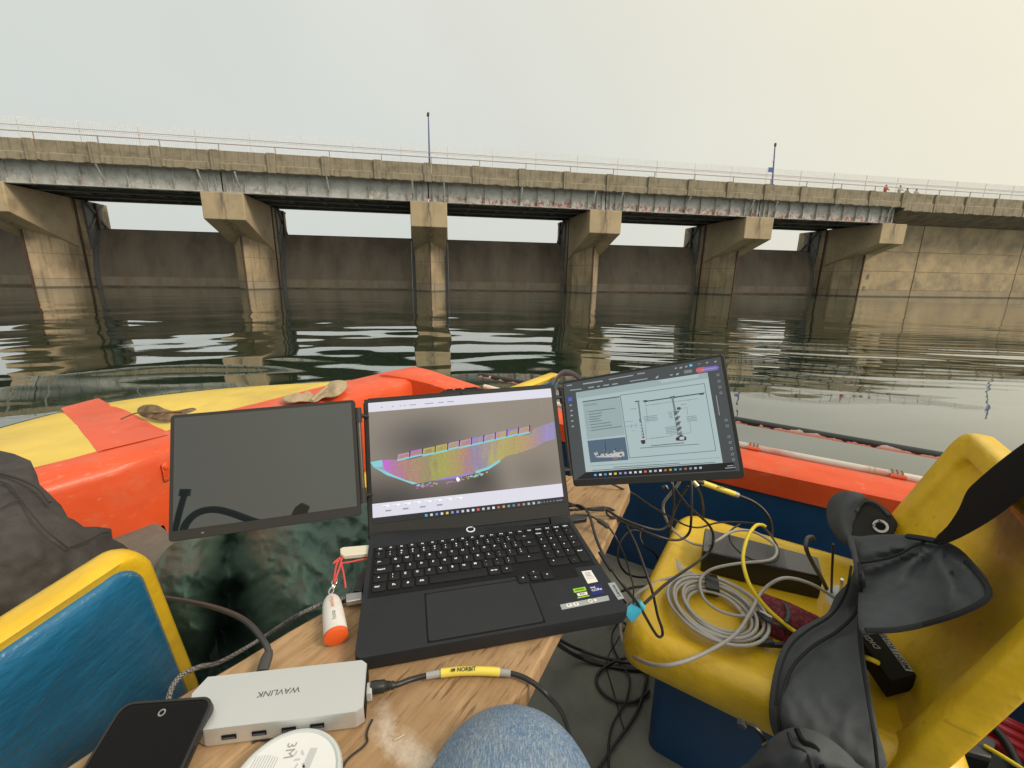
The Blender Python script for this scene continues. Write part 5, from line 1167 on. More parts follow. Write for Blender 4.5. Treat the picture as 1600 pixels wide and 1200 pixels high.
for (x,y) in ((466,1180),(467,1200)):
    P = px(x,y,-.452)-Vector((pkc.x,pkc.y,ZT))
    for k in range(3):
        a_ = k*2*math.pi/3; m2 = MB(); pts_ = [Vector((math.cos(a_+t)*r_,math.sin(a_+t)*r_,0)) for r_,t in ((.0058,.1),(.0058,1.3),(.0034,1.3),(.0034,.1))]
        m2.prism([(P.x+v.x,P.y+v.y) for v in pts_], .0137,.0139).build('recycling_arrow', gl_, pk_t, local=True)
P = px(483,1187,-.452)-Vector((pkc.x,pkc.y,ZT)); MB().box((P.x,P.y-.004,.0138),(.007,.03,.0002)).build('print_block', gl_, pk_t, local=True)
# loose bits of wire
wirem = M('black_wire', (0.018,0.014,0.012), rough=.5)
def wire(pts, label, r=.0011, mat=wirem, name='wire_tie', cat='wire', lift=.0015, grp=None):
    return tag(MB().tube(catmull([px(x,y,ZT)+Vector((0,0,lift)) for x,y in pts],5), r, 6).build(name, mat, None, smooth=True), label, cat, grp)
wire([(395,1162),(405,1158),(417,1158),(428,1148),(445,1139),(470,1137),(495,1139),(505,1148),(505,1155),(508,1161),(514,1161.5),(522,1160)],'bent black wire tie lying between the silver hub and the filter disc',.0013)
wire([(582,1126),(576,1138),(573,1150),(574,1160),(566,1170),(550,1182),(540,1193),(534,1206)],'thin bent black wire lying on the wood beside the white spill')
wire([(667,1010),(671,1016),(670,1022),(664,1028)],'tiny curved black hair lying in front of the laptop',.0004,name='hair_strand',cat='hair')
wire([(616,1158),(624,1154),(632,1149)],'pale splinter of wood lying on the white spill',.0007,M('pale_splinter',(0.6,0.5,0.35),rough=.8),'wood_splinter','splinter')

# floating key ring
kw = M('float_white', (0.74,0.72,0.69), rough=.55, var=.08, vs=60, col2=(0.55,0.54,0.52), fac2=.3, s2=70); ko = M('float_orange', (0.80,0.12,0.02), rough=.5, var=.05)
P1 = px(517,931,ZT+.013); P2 = px(525,992,ZT+.013); ax_k = (P2-P1).normalized(); Lk = (P2-P1).length; xk = Vector((0,0,1)).cross(ax_k).normalized()*-1
MKf = basis(ax_k, Vector((0,0,1)).cross(ax_k).normalized(), Vector((0,0,1)), P1); MKf = basis(ax_k,(Vector((0,0,1)).cross(ax_k)).normalized(),ax_k.cross((Vector((0,0,1)).cross(ax_k)).normalized()),P1)
kf = thing('floating_key_ring', 'white float key ring with an orange end and a red cord, left of the laptop', 'key ring', MKf)
secs = []
for u_,k_ in ((0,.25),(.04,.5),(.12,.72),(.25,.86),(.5,.95),(.8,1.0),(1.0,1.02)):
    secs.append([(Lk*u_, math.cos(2*math.pi*k/28)*.0145*k_, math.sin(2*math.pi*k/28)*.0118*k_) for k in range(28)])
MB().loft(secs).build('float_body', kw, kf, local=True, smooth=True, angle=60)
MB().loft([[(Lk*u_, math.cos(2*math.pi*k/28)*.0150*k_, math.sin(2*math.pi*k/28)*.0122*k_) for k in range(28)] for u_,k_ in ((.985,1.0),(1.0,1.01),(1.055,.985),(1.06,.93))]).build('end_cap', ko, kf, local=True, smooth=True, angle=40)
def ktext(s_, u0, mat, size=.0085):
    o = text_obj(s_, size, mat); o.parent = kf; o.matrix_local = Matrix.Translation((Lk*u0,0,.01195))@Matrix.Rotation(math.pi,4,'Z')
ktext('hona', .70, M('float_grey_print',(0.22,0.22,0.22),rough=.6)); ktext('worker', .34, M('float_orange_print',(0.75,0.20,0.06),rough=.6), .0078)
chr_ = M('chrome', (0.7,0.7,0.7), rough=.15, metal=1.0, var=0)
for x,y,ri,rot in ((518,923,.0042,0),(521,916,.0038,1.2),(523,909,.0045,.4)):
    c_ = px(x,y,ZT+.016); MB().tube([c_+Vector((math.cos(t)*ri*.8,math.sin(t)*ri*1.25,math.sin(t*1+rot)*.002)) for t in [2*math.pi*k/14 for k in range(15)]],.0011,6).build('chain_link', chr_, kf, smooth=True)
redc = M('red_cord', (0.72,0.09,0.08), rough=.8, bump=.0005, bs=900)
def lapz(x,y): return (cx_.dot(zd))/ray(x,y).dot(zd)
up_ = .010
for pts in ([(535,868),(531,885),(526,900),(523,910)],[(534,868),(526,882),(523,898),(522,908)],[(535,872),(521,880),(523,878),(533,870)],[(533,880),(537,897),(540,918)],[(534,880),(548,878),(562,875),(578,873)]):
    MB().tube(catmull([px(x,y,-.446) for x,y in pts],5),.0014,6).build('cord', redc, kf, smooth=True)
# dongle and plugs on the laptop's left side
def plug_box(pts4, z0, z1, name, mat, label=None, cat=None, parent=None, bevel=.0012):
    q = [px(x,y,z1) for x,y in pts4]; o = MB().prism([(v.x,v.y) for v in q], z0, z1).build(name, mat, parent, bevel=bevel, smooth=True)
    if label: tag(o,label,cat)
    return o
cream = M('cream_plastic', (0.72,0.68,0.55), rough=.5, var=.04)
plug_box([(531,857),(536,854.5),(578,851),(578,864),(537,868),(532,865)],-.4485,-.441,'usb_dongle',cream,'cream usb stick with a red cord plugged into the left laptop side','usb stick')

# ================================================================== CABLES
rubber = M('black_rubber', (0.020,0.020,0.020), rough=.42, var=.1, vs=30); rubg = M('dark_grey_rubber', (0.050,0.050,0.048), rough=.45, var=.1, vs=30)
greyc = M('grey_cable', (0.40,0.385,0.36), rough=.42, var=.06, vs=40); yelc = M('yellow_cable', (0.78,0.60,0.025), rough=.38, var=.06, vs=40)
yell = M('yellow_label', (0.80,0.66,0.10), rough=.45, var=.05); clear = M('clear_sleeve', (0.34,0.34,0.33), rough=.3, var=.08)
def cpath(pts, k=7): return catmull([ray(p[0],p[1])*tat(p[0],p[1],*( ('z',p[2]) if len(p)==3 else (p[2],p[3]))) for p in pts], k)
def cable(pts, r, mat, label, name='cable', grp=None, cat='cable'):
    return tag(MB().tube(cpath(pts), r, 10).build(name, mat, None, smooth=True, angle=180), label, cat, grp)
c1 = cable([(-30,904,-.62),(100,911,-.62),(170,919,-.61),(232,930,-.585),(300,941,-.53),(350,954,-.485),(386,972,-.452),(411,1000,-.443),(420,1020,-.447),(415,1036,-.452)], .0036, rubg, 'thick dark grey cable curving over the green sheet into the silver hub')
A_,B_ = px(420.5,1016,-.447),px(410,1049,-.4535); t_ = (B_-A_).normalized()
MB().loft([ell(A_+t_*d_,t_,w_,h_,14) for d_,w_,h_ in ((0,.0042,.0036),(.006,.0062,.0042),(.010,.0068,.0044),((B_-A_).length,.0068,.0044))]).build('plug', rubg, c1, smooth=True, angle=40)
braid = M('braided_sleeve', (0.022,0.022,0.022), rough=.6)
n,l,b = nodes(braid); t = n.new('ShaderNodeTexCoord'); mpb = n.new('ShaderNodeMapping'); mpb.inputs['Scale'].default_value=(520,520,520); l.new(t.outputs['Object'],mpb.inputs['Vector'])
ckr = n.new('ShaderNodeTexChecker'); ckr.inputs['Scale'].default_value=1.0; l.new(mpb.outputs[0],ckr.inputs['Vector']); overlay(braid, mul(braid, ckr.outputs['Fac'], .55), (0.45,0.44,0.42))
c2 = cable([(258,1112,-.458),(263,1092,-.455),(270,1072,-.452),(285,1054,-.452),(312,1042,-.464),(345,1034,-.50),(400,1003,-.53),(440,977,-.50),(468,960,-.468),(500,945,-.4585),(525,938,-.458),(541,934.5,-.456)], .0029, braid, 'braided black and white cable along the curved table edge to the laptop')
plug_box([(540,927.5),(566,924),(566,936),(541,940)],-.459,-.451,'plug',metal,parent=c2)
lp_ = plug_box([(579,884),(572,886),(560,897),(551.5,922),(566,923),(571,905)],-.458,-.450,'usb_plug',rubber,'black usb plug pushed into the left laptop side above the silver one','plug')
c3 = cable([(574,1076,-.454),(600,1073.5,-.4545),(620,1070,-.455),(642,1062,-.458),(665,1056,-.459),(690,1051.5,-.4585),(735,1048.5,-.4575),(782,1050,-.459),(812,1056,-.460),(836,1069,-.462),(860,1091,-.475),(880,1118,-.55),(893,1160,-.66),(902,1205,-.80)], .0030, rubber, 'black network cable with a yellow label running from the hub past the knee')
MB().tube(cpath([(689,1051.7,-.4585),(712,1049.3,-.458),(735,1048.3,-.4575),(760,1048.7,-.458),(781,1050,-.459)]), .0050, 14).build('label_sleeve', yell, c3, smooth=True, angle=60)
for a_,b_ in (((666,1056),(690,1051.6)),((780,1050),(798,1052))): MB().tube(cpath([(*a_,-.459),(*b_,-.459)]), .0042, 12).build('clear_sleeve', clear, c3, smooth=True, angle=60)
A_,B_ = px(716,1046.2,-.4525),px(742,1045,-.4525)
text('NORBIT', .0062, ink, c3, M4=frame((A_+B_)/2, B_-A_, Vector((0,-.5,.86))), bold=.012)
for i in range(3): 
    q = px(706+i*2.2,1047-i*.2,-.4524); MB().box(q,(.0011,.004,.0004)).build('print_mark', ink, c3)
A_,B_ = px(579,1074.5,-.4535),px(617,1070.5,-.4545); t_ = (B_-A_).normalized()
MB().loft([ell(A_+t_*(d_*(B_-A_).length),t_,w_,h_,12) for d_,w_,h_ in ((0,.0062,.0062),(.12,.0072,.0068),(.55,.0070,.0066),(.62,.0052,.0050),(.68,.0058,.0055),(.72,.0046,.0045),(.78,.0054,.0052),(.82,.0042,.0042),(.9,.0048,.0047),(1,.0036,.0036))]).build('boot', rubber, c3, smooth=True, angle=40)
plug_box([(571,1066),(581,1065),(581,1082),(570,1084)],-.461,-.449,'clear_plug',M('clear_plastic',(0.5,0.52,0.52),rough=.2,var=.05),parent=c3)
# right of the laptop
c4 = cable([(889,791,-.441),(906,790,-.438),(920,803,-.438),(931,840,-.442),(945,872,-.447),(958,893,-.453),(978,920,-.475),(999,947,-.52),(1010,966,-.57),(1021,985,-.61),(1029,995,-.63),(1035,992,-.635),(1034,981,-.62),(1028,963,-.60),(1024,945,-.58),(1020,927,-.56),(1011,899,-.535),(994,852,-.51),(977,819,-.49),(962,800,-.47),(945,793,-.452),(920,795,-.444),(890,797,-.442)], .0026, rubber, 'black cable looping down from the right laptop side past a blue tag')
MB().tube(cpath([(938,863,-.445),(947,877,-.448),(956,891,-.452)]), .0048, 8, .7).build('plug_body', rubber, c4, smooth=True, angle=40)
bl_t = M('blue_cable_tag', (0.03,0.30,0.45), rough=.45, var=.1, vs=60, bump=.0004, bs=200)
tg = tag(sheet([(985,944),(997,944),(1002,950),(1003,957),(988,973),(977,960),(979,950)],[(985,944,'z',-.510),(1003,957,'z',-.53),(977,960,'z',-.515),(988,973,'z',-.535)],thick=.001,bulge=.0015,bw=4,res=3,smoothk=1)[0].build('cable_tag', bl_t, None, smooth=True), 'small blue tag hanging from the black cable by the laptop corner', 'tag')
MB().tube([px(997.5,940,-.512),px(1005,949.5,-.525)],.0046,10).build('tag_clip', M('light_blue_clip',(0.10,0.50,0.62),rough=.4), tg, smooth=True, angle=40)
c5 = cable([(889,809,-.442),(905,806,-.441),(921,806,-.441),(933,812,-.442),(951,824,-.446),(964,843,-.46),(977,872,-.50),(985,899,-.56),(990,925,-.64),(985,965,-.85),(965,1000,-1.05),(948,1035,-1.12),(960,1085,-1.125),(975,1140,-1.125)], .0017, rubber, 'thin black lead with a ferrite bead hanging off the right table edge')
MB().tube(cpath([(934,812.5,-.442),(943,818,-.443),(951,824,-.446)]),lambda u:.0048*min(1,.6+4*min(u,1-u)),12).build('ferrite_bead', rubg, c5, smooth=True)
plug_box([(888,805),(900,802),(916,803),(917,810),(901,812.5),(890,814)],-.449,-.4405,'plug',rubber,parent=c5)
c6 = cable([(888,786,-.446),(915,795,-.442),(940,797,-.442),(947.5,796,-.443),(968,809,-.47),(1002,822,-.50),(1030,828,-.51),(1045,819,-.50),(1052.5,796,-.47),(1051,757,-.42),(1045,730,-.40)], .0027, rubber, 'black cable looping from the laptop up behind the right side screen')
c7 = cable([(948,796,-.446),(951,806,-.455),(972,815,-.48),(1021,835.6,-.535),(1056,844,-.55),(1075,835,-.54),(1080,812,-.50),(1080,755,-.43),(1072,725,-.40)], .0027, rubber, 'black cable sagging below the right side screen in a wide loop')
c8 = cable([(999,947,-.522),(1008,942,-.535),(1045,909,-.60),(1099,871,-.61),(1114,849,-.58),(1109,822,-.54),(1075,790,-.47),(1050,757,-.42),(1040,735,-.40)], .0028, rubber, 'black cable crossing above the coil up to the right side screen')
c9 = cable([(935,745,-.44),(964,760,-.455),(990,772,-.49),(1015,789,-.53),(1056,813,-.60),(1075,822,-.64),(1094,824,-.655),(1120,817,-.645),(1156,816,-.64),(1190,822,-.63),(1213,850,-.63),(1216,870,-.635),(1203,879,-.635),(1172,873,-.635),(1146,853,-.635),(1140,832,-.635),(1156,819,-.636)], .0024, rubber, 'thin black cable curling over the ribbed power supply')
c10 = cable([(1064,740,-.42),(1060,756,-.45),(1047,772,-.50),(1036,789,-.55),(1041,811,-.60),(1056,832,-.66),(1082,849,-.68),(1105,852,-.66),(1120,845,-.635),(1146,830,-.625),(1174,830,-.625),(1203,845,-.63),(1214,860,-.632),(1203,875,-.632),(1156,880,-.64),(1116,888,-.66),(1097,901,-.68),(1094,918,-.685),(1103,939,-.69),(1128,956,-.69),(1161,963,-.69),(1184,960,-.695)], .0034, greyc, 'single grey cable winding from the right side screen over the power supply')
# coil
coil = thing('cable_coil', 'coiled grey network cable bound with black tape on the yellow seat', 'cable coil', px(1117,952,-.71))
cc = px(1118,955,-.70); rnd = random.Random(4)
xo = (px(1190,952,-.70)-px(1045,952,-.70)).length/2
for k in range(9):
    rr = xo*(.60+.40*k/8)-.004; off = Vector((rnd.uniform(-.006,.006),rnd.uniform(-.006,.006),0)); z0 = rnd.uniform(-.008,.012); ph_ = rnd.uniform(0,6); e_ = rnd.uniform(-.05,.05)
    pts = [cc+off+Vector((math.cos(t)*rr*(1+e_), math.sin(t)*rr*(1-e_)*1.06, z0*math.sin(t+ph_)+.004+.0012*k)) for t in [2*math.pi*i/48 for i in range(49)]]
    MB().tube(pts, .0034, 8).build('turn', greyc, coil, smooth=True, angle=180)
tp = px(1108,900,-.70); d_ = Vector((tp.x-cc.x,tp.y-cc.y,0)).normalized(); tang = Vector((-d_.y,d_.x,0))
m2 = MB(); q0 = cc+d_*(xo*.55)-Vector((0,0,.006)); q1 = cc+d_*(xo*1.07)-Vector((0,0,.006))
secs = [[q0+tang*s_,q0+tang*s_+Vector((0,0,.020)),q0.lerp(q1,.5)+tang*s_+Vector((0,0,.027)),q1+tang*s_+Vector((0,0,.020)),q1+tang*s_] for s_ in (-.014,-.005,.005,.014)]
m2.loft(secs).build('tape', M('black_tape',(0.012,0.012,0.013),rough=.3,bump=.0006,bs=120), coil, smooth=True, angle=50)
c11 = cable([(1090,899,-.695),(1043,904,-.70),(1010,918,-.705),(990,933,-.72),(976,955,-.75),(970,985,-.775),(982,1018,-.765),(1018,1038,-.712),(1060,1036,-.688),(1110,1016,-.682),(1150,990,-.68),(1172,958,-.675),(1190,925,-.66),(1215,906,-.63),(1240,904,-.625),(1275,916,-.64),(1312,940,-.67)], .0036, greyc, 'loose grey cable wrapping the near corner of the yellow seat')
c12 = cable([(1196,823,-.60),(1190,820,-.595),(1180,822,-.59),(1168,840,-.585),(1161,870,-.59),(1166,900,-.60),(1178,925,-.62),(1200,952,-.65),(1225,974,-.67),(1248,990,-.68),(1300,1012,-.67),(1352,1027,-.625),(1373,1036,-.625)], .0040, yelc, 'bright yellow cable arching over the power supply under the jacket')
# lead with the second yellow label, by the gunwale
c13 = cable([(1070,745,'p',1.30),(1102,756,'p',1.34),(1150,773,'p',1.40),(1180,786,'p',1.43),(1200,806,'p',1.43),(1206,830,'p',1.42),(1203,850,'p',1.40)], .0052, rubber, 'black lead with a yellow label in front of the orange gunwale')
MB().tube(cpath([(1098,754.5,'p',1.338),(1125,764,'p',1.37),(1148,772,'p',1.398)]), .0085, 14).build('label_sleeve', yell, c13, smooth=True, angle=60)
MB().tube(cpath([(1146,771.5,'p',1.396),(1153,774,'p',1.403)]), .0088, 14).build('clear_sleeve', clear, c13, smooth=True, angle=60)
q0,q1 = pk(1118,760,'p',1.355),pk(1134,765.8,'p',1.372); nn_ = Vector((-.4,-.55,.73)); text('NORBIT', .012, ink, c13, M4=frame((q0+q1)/2+nn_.normalized()*.0088, q1-q0, nn_), bold=.015)
# connectors hanging behind the right screen
cn = tag(MB().tube([px(1036,764,-.475),px(1042,761.5,-.470)],.0070,14).build('coax_connector', rubber, None, smooth=True, angle=40),'small round connector with a pale face below the right screen','connector')
MB().tube([px(1041,762,-.4705),px(1043.5,761,-.4685)],.0052,14).build('connector_face', M('pale_metal',(0.70,0.68,0.58),rough=.35,metal=.4), cn, smooth=True, angle=40)
tag(MB().tube([px(1083,752,-.50),px(1090,760,-.51)],.0062,12).build('brass_connector', M('pale_brass',(0.62,0.55,0.36),rough=.35,metal=.5), None, smooth=True, angle=40),'small brass connector beside the yellow label','connector')
cable([(1088,758,-.51),(1096,775,-.56),(1099,795,-.62),(1098,812,-.66)],.0030,rubber,'short black lead hanging from the brass connector')
cable([(1075,760,-.44),(1066,772,-.48),(1057,790,-.53),(1050,812,-.60),(1046,838,-.68)],.0030,rubber,'black lead hanging straight down behind the grey cable')
cable([(1000,830,-.75),(984,830,-.75),(968,850,-.78),(966,875,-.82),(978,895,-.86),(1000,902,-.88),(1020,900,-.90)],.0032,rubber,'black cable bowed in front of the blue chair back, left of the seat')
cable([(1006,822,-.74),(1000,836,-.76),(1006,852,-.78),(1024,866,-.82),(1030,884,-.86)],.0032,rubber,'short s-shaped black cable in front of the blue chair back')
# cables on the floor
for pts,r,lab in (([(850,985,-.60),(866,1002,-.85),(895,1022,-1.08),(930,1036,-1.124),(975,1045,-1.124),(1020,1048,-1.124)],.0058,'thick black cable sweeping over the grey floor below the table'),
    ([(852,978,-.62),(872,998,-.9),(900,1013,-1.1),(940,1027,-1.115),(985,1036,-1.115),(1020,1036,-1.11)],.0045,'second black cable beside the thick one on the grey floor'),
    ([(1015,1022,-1.115),(970,1030,-1.115),(940,1046,-1.12),(932,1064,-1.122),(943,1084,-1.122),(965,1096,-1.122),(992,1096,-1.122),(1015,1080,-1.12)],.0042,'black cable lying in a round loop on the grey floor'),
    ([(968,930,-1.0),(982,952,-1.04),(967,972,-1.08),(957,990,-1.11),(958,1010,-1.12),(972,1040,-1.12),(984,1060,-1.12),(978,1095,-1.12),(958,1130,-1.12),(951,1165,-1.12),(952,1215,-1.12)],.0030,'thin black cable running towards the viewer over the floor'),
    ([(1012,1055,-1.12),(1000,1100,-1.12),(985,1130,-1.122),(960,1165,-1.122),(930,1210,-1.122)],.0040,'black cable curving to the lower edge over the floor'),
    ([(975,962,-1.02),(990,968,-1.03),(998,985,-1.05),(992,1005,-1.08),(1000,1030,-1.11),(1012,1060,-1.12)],.0034,'black cable hanging under the near seat corner'),
    ([(968,925,-.98),(990,918,-.98),(1020,915,-1.0)],.0040,'black cable stub passing under the seat edge'),
    ([(952,975,-1.11),(960,968,-1.11),(975,973,-1.11),(985,985,-1.11)],.0042,'short black cable end on the floor under the laptop corner')):
    cable(pts, r, rubber, lab)
tag(MB().lathe([(.001,0),(.016,0),(.0165,.003),(.0165,.014),(.014,.016),(.001,.016)],px(838,1076,-1.0)+Vector((0,0,-.1)),20).build('bottle_cap', M('green_plastic',(0.01,0.16,0.11),rough=.4), None, smooth=True, angle=40),'small green bottle cap at the table corner by the knee','bottle cap')

# ================================================================== THINGS ON THE RIGHT SEAT
ribm = M('charger_grey', (0.115,0.116,0.115), rough=.5, var=.06); chm = M('charger_black', (0.016,0.016,0.016), rough=.45, var=.05)
bz0 = -.655
bq = [px(x,y,bz0) for x,y in ((1101,825),(1279,871.5),(1287,901),(1098,860))]
pwr = thing('power_supply', 'long black power supply with a ribbed grey top on the yellow seat', 'power supply', Vector((bq[0].x,bq[0].y,-.716)))
cxb = sum((v for v in bq),Vector())/4
sh_ = lambda k,z: [Vector((cxb.x+(v.x-cxb.x)*k, cxb.y+(v.y-cxb.y)*k, z)) for v in bq]
MB().loft([sh_(.97,-.718),sh_(1,-.713),sh_(1,bz0-.010),sh_(.992,bz0-.002)]).build('body', chm, pwr, bevel=.004, smooth=True)
MB().loft([sh_(.992,bz0-.002),sh_(.985,bz0)]).build('top_cover', ribm, pwr)
m2 = MB()
for i in range(44):
    u0 = .06+.66*i/44; a_ = bq[0].lerp(bq[1],u0); b_ = bq[3].lerp(bq[2],u0); a2 = bq[0].lerp(bq[1],u0+.008); b2 = bq[3].lerp(bq[2],u0+.008)
    a_,b_ = a_.lerp(b_,.03),a_.lerp(b_,.97); a2,b2 = a2.lerp(b2,.03),a2.lerp(b2,.97)
    m2.add([a_,b_,b2,a2]+[v+Vector((0,0,.0014)) for v in (a_,b_,b2,a2)],[[4,5,6,7],[0,1,5,4],[1,2,6,5],[2,3,7,6],[3,0,4,7]])
tag(m2.build('ribs', ribm, pwr), kind='stuff')
cable([(1294,925,-.69),(1285,906,-.66),(1270,880,-.60),(1260,858,-.56),(1261,842,-.545),(1269,839,-.55),(1272,845,-.56)], .0044, rubg, 'stiff dark cable loop standing up at the end of the power supply')
tag(MB().tube(cpath([(1299,932,-.69),(1300,895,-.60),(1302,850,-.52)]),.0024,8).build('aerial', rubber, None, smooth=True),'thin black aerial standing up between the power supply and the jacket','aerial')
tag(MB().tube(cpath([(1314,925,-.66),(1316,905,-.62)]),.0040,4).build('metal_plug', chr_, None),'small shiny metal plug poking up beside the jacket','plug')
gxp = M('pale_grey_plug', (0.55,0.60,0.63), rough=.4)
q = tag(sheet([(1290,925),(1303,917),(1312,915),(1314,930),(1300,945),(1292,938)],[(1290,925,'z',-.68),(1312,915,'z',-.66),(1300,945,'z',-.69)],thick=.02,bulge=.004,bw=5,res=4)[0].build('network_plug', gxp, None, smooth=True),'pale grey network plugs half hidden by the jacket','plug')
redm = M('red_mesh_cloth', (0.20,0.018,0.032), rough=.8, var=.2, vs=30)
n,l,b = nodes(redm); t = n.new('ShaderNodeTexCoord'); wv = n.new('ShaderNodeTexVoronoi'); wv.inputs['Scale'].default_value=120; wv.feature='F1'; l.new(t.outputs['Object'],wv.inputs['Vector'])
overlay(redm, mul(redm, math_node(n,l,'GREATER_THAN',wv.outputs['Distance'],.52), .75), (0.06,0.006,0.012))
pou = tag(sheet([(1183,926),(1205,931),(1235,942),(1262,955),(1282,966),(1276,985),(1260,995),(1232,1003),(1200,992),(1186,980),(1188,955)],[(1183,926,'z',-.69),(1282,966,'z',-.68),(1232,1003,'z',-.712),(1190,985,'z',-.712),(1230,960,'z',-.675)],thick=.03,bulge=.010,bw=14,res=5)[0].build('mesh_pouch', redm, None, smooth=True, angle=180),'dark red mesh pouch with a black strap under the yellow cable','pouch')
MB().tube(cpath([(1186,957,-.69),(1200,968,-.675),(1215,975,-.672),(1240,988,-.69)]),.007,8,.5).build('black_band', rubber, pou, smooth=True)
MB().tube(cpath([(1227,944,-.665),(1231,953,-.66),(1232,962,-.66),(1228,972,-.665)]),.0045,8,.6).build('strap', rubber, pou, smooth=True)
MB().tube(cpath([(1188,955,-.682),(1198,960,-.672),(1206,965,-.67)]),.0022,6).build('white_tab', pw, pou, smooth=True)
hd_ = tag(MB().tube(cpath([(1180,1002,-.705),(1195,1004,-.70),(1207,1005,-.70)]),.0085,12).build('black_connector', rubber, None, smooth=True, angle=40),'black cylindrical connector lying on the seat by the coil','connector')
MB().tube(cpath([(1205,1006,-.70),(1215,1008,-.70),(1235,1008,-.70)]),.0055,10).build('connector_tail', rubber, hd_, smooth=True)
tag(sheet([(1056,872),(1062,880),(1072,890),(1083,893),(1080,898),(1066,896),(1058,889)],[(1056,872,'z',-.68),(1083,893,'z',-.69),(1062,890,'z',-.70)],thick=.001,bulge=.002,bw=4,res=3)[0].build('paper_scrap', pw, None, smooth=True),'small curled white paper scrap beside the grey coil','paper')
# black device with a printed strip
dz = -.655
dq = [px(x,y,dz) for x,y in ((1338,992),(1380,984),(1433,1055),(1392,1066))]
dev = thing('survey_device', 'black flat device with a white printed strip, half hidden by the jacket', 'device', dq[2])
MB().loft([[v+Vector((0,0,-.034)) for v in dq],[v+Vector((0,0,-.003)) for v in dq],dq]).build('body', dark, dev, bevel=.002, smooth=True)
sq = [px(x,y,dz+.0008) for x,y in ((1370,985.5),(1379,984.8),(1428,1049.5),(1415.5,1047.5))]
MB().prism([(v.x,v.y) for v in sq], dz+.0003, dz+.0008).build('strip', sts, dev)
A_,B_ = (sq[2]+sq[3])/2,(sq[0]+sq[1])/2
text('MESH | ROVER', .0135, ink, dev, M4=frame((A_+B_)/2+Vector((0,0,.0003)), B_-A_), bold=.015)
A_,B_ = px(1374,1015,dz),px(1352,992,dz); text('DIGI', .016, stw, dev, M4=frame((A_+B_)/2+Vector((0,0,.0003)), B_-A_))

# ================================================================== JACKET
jm = M('grey_jacket_cloth', (0.090,0.097,0.104), rough=1.0, var=.12, vs=22, spec=.04, sheen=.0, bump=.0005, bs=700, bdetail=2, col2=(0.088,0.096,0.104), fac2=.4, s2=8)
jd = M('grey_jacket_seam', (0.030,0.032,0.034), rough=.9, spec=.15); jin = M('jacket_lining', (0.030,0.029,0.028), rough=.9, var=.1, spec=.15)
bn_ = (AV*.41+Vector((0,0,.13))).normalized()
def BP(d): return (B3(-.23+d,1,-.73), bn_)
jk = thing('jacket', 'grey jacket draped over the yellow chair, sleeve hanging over the near seat edge', 'jacket', pk(1340,900,'pl',BP(.08)))
apx = pk(1463,846,'pl',BP(.045)); bx_ = PV.copy(); by_ = bn_.cross(PV).normalized()
def fold1(P):
    d = P-apx; r_ = d.length+1e-6; a_ = math.atan2(d.dot(by_), d.dot(bx_))
    return (abs(math.sin(a_*5.2+mnoise.noise(P*9)*1.1))-.5)*.042*min(1,r_/.06)*max(.15,1-r_/.36)+smoothn(10,.012,11)(P)+crumple(22,.006,13)(P)
mb,fB = sheet([(1328,840),(1345,838),(1379,835),(1424,836),(1465,842),(1499,857),(1525,883),(1543,905),(1549,926),(1542,942),(1499,961),(1442,978),(1382,988),(1347,990),(1340,960),(1342,911),(1336,877)],
   [(1330,842,'pl',BP(.11)),(1424,836,'pl',BP(.06)),(1465,842,'pl',BP(.035)),(1549,926,'pl',BP(.035)),(1500,900,'pl',BP(.045)),(1442,978,'pl',BP(.07)),(1347,990,'pl',BP(.14)),(1345,920,'pl',BP(.125)),(1420,900,'pl',BP(.075))],thick=.03,bulge=.020,bw=22,res=6.5,nz=fold1)
mb.build('back_panel', jm, jk, smooth=True, angle=180)
seam(fB,[(1352,985),(1400,984),(1450,974),(1500,958),(1536,940),(1545,925),(1535,905),(1510,878)],.004,'piping',jd,jk,.014)
seam(fB,[(1340,880),(1370,876),(1400,868),(1425,855),(1445,846)],.0022,'fold_seam',jd,jk,.024)
fold2 = lambda P: smoothn(8,.018,21)(P)+crumple(10,.012,23)(P)+crumple(26,.005,22)(P)
mb,fF = sheet([(1322,836),(1334,842),(1342,878),(1352,905),(1352,950),(1348,985),(1352,1030),(1360,1080),(1371,1140),(1378,1212),(1238,1212),(1216,1165),(1203,1130),(1202,1095),(1208,1055),(1219,1018),(1240,988),(1270,970),(1293,957),(1306,930),(1326,908),(1334,882)],
   [(1328,842,'pl',BP(.12)),(1345,900,'pl',BP(.14)),(1340,950,'z',-.60),(1350,1010,'z',-.60),(1300,960,'z',-.635),(1240,990,'z',-.665),(1300,1030,'z',-.63),(1212,1050,'z',-.68),(1280,1080,'z',-.655),(1360,1080,'z',-.625),(1203,1110,'p',.735),(1290,1140,'p',.725),(1371,1140,'p',.715),(1238,1205,'p',.705),(1310,1205,'p',.70),(1378,1205,'p',.70)],thick=.03,bulge=.020,bw=24,res=6.5,nz=fold2)
mb.build('front_panel', jm, jk, smooth=True, angle=180)
seam(fF,[(1342,880),(1345,920),(1338,955),(1310,985),(1270,1010),(1240,1040),(1225,1075),(1217,1120),(1222,1165),(1240,1205)],.0028,'placket_seam',jd,jk,.021)
seam(fF,[(1330,885),(1322,925),(1300,960),(1262,985),(1235,1010),(1219,1050),(1211,1100)],.0022,'placket_seam',jd,jk,.020)
seam(fF,[(1345,930),(1342,985),(1348,1040),(1356,1090),(1366,1150),(1372,1205)],.0024,'panel_seam',jd,jk,.018)
mb,fS = sheet([(1150,1215),(1168,1192),(1196,1162),(1218,1144),(1245,1136),(1278,1144),(1312,1166),(1338,1192),(1350,1215)],[(1150,1215,'p',.64),(1245,1136,'p',.675),(1350,1215,'p',.65),(1250,1190,'p',.63)],thick=.05,bulge=.03,bw=20,res=6,nz=fold2)
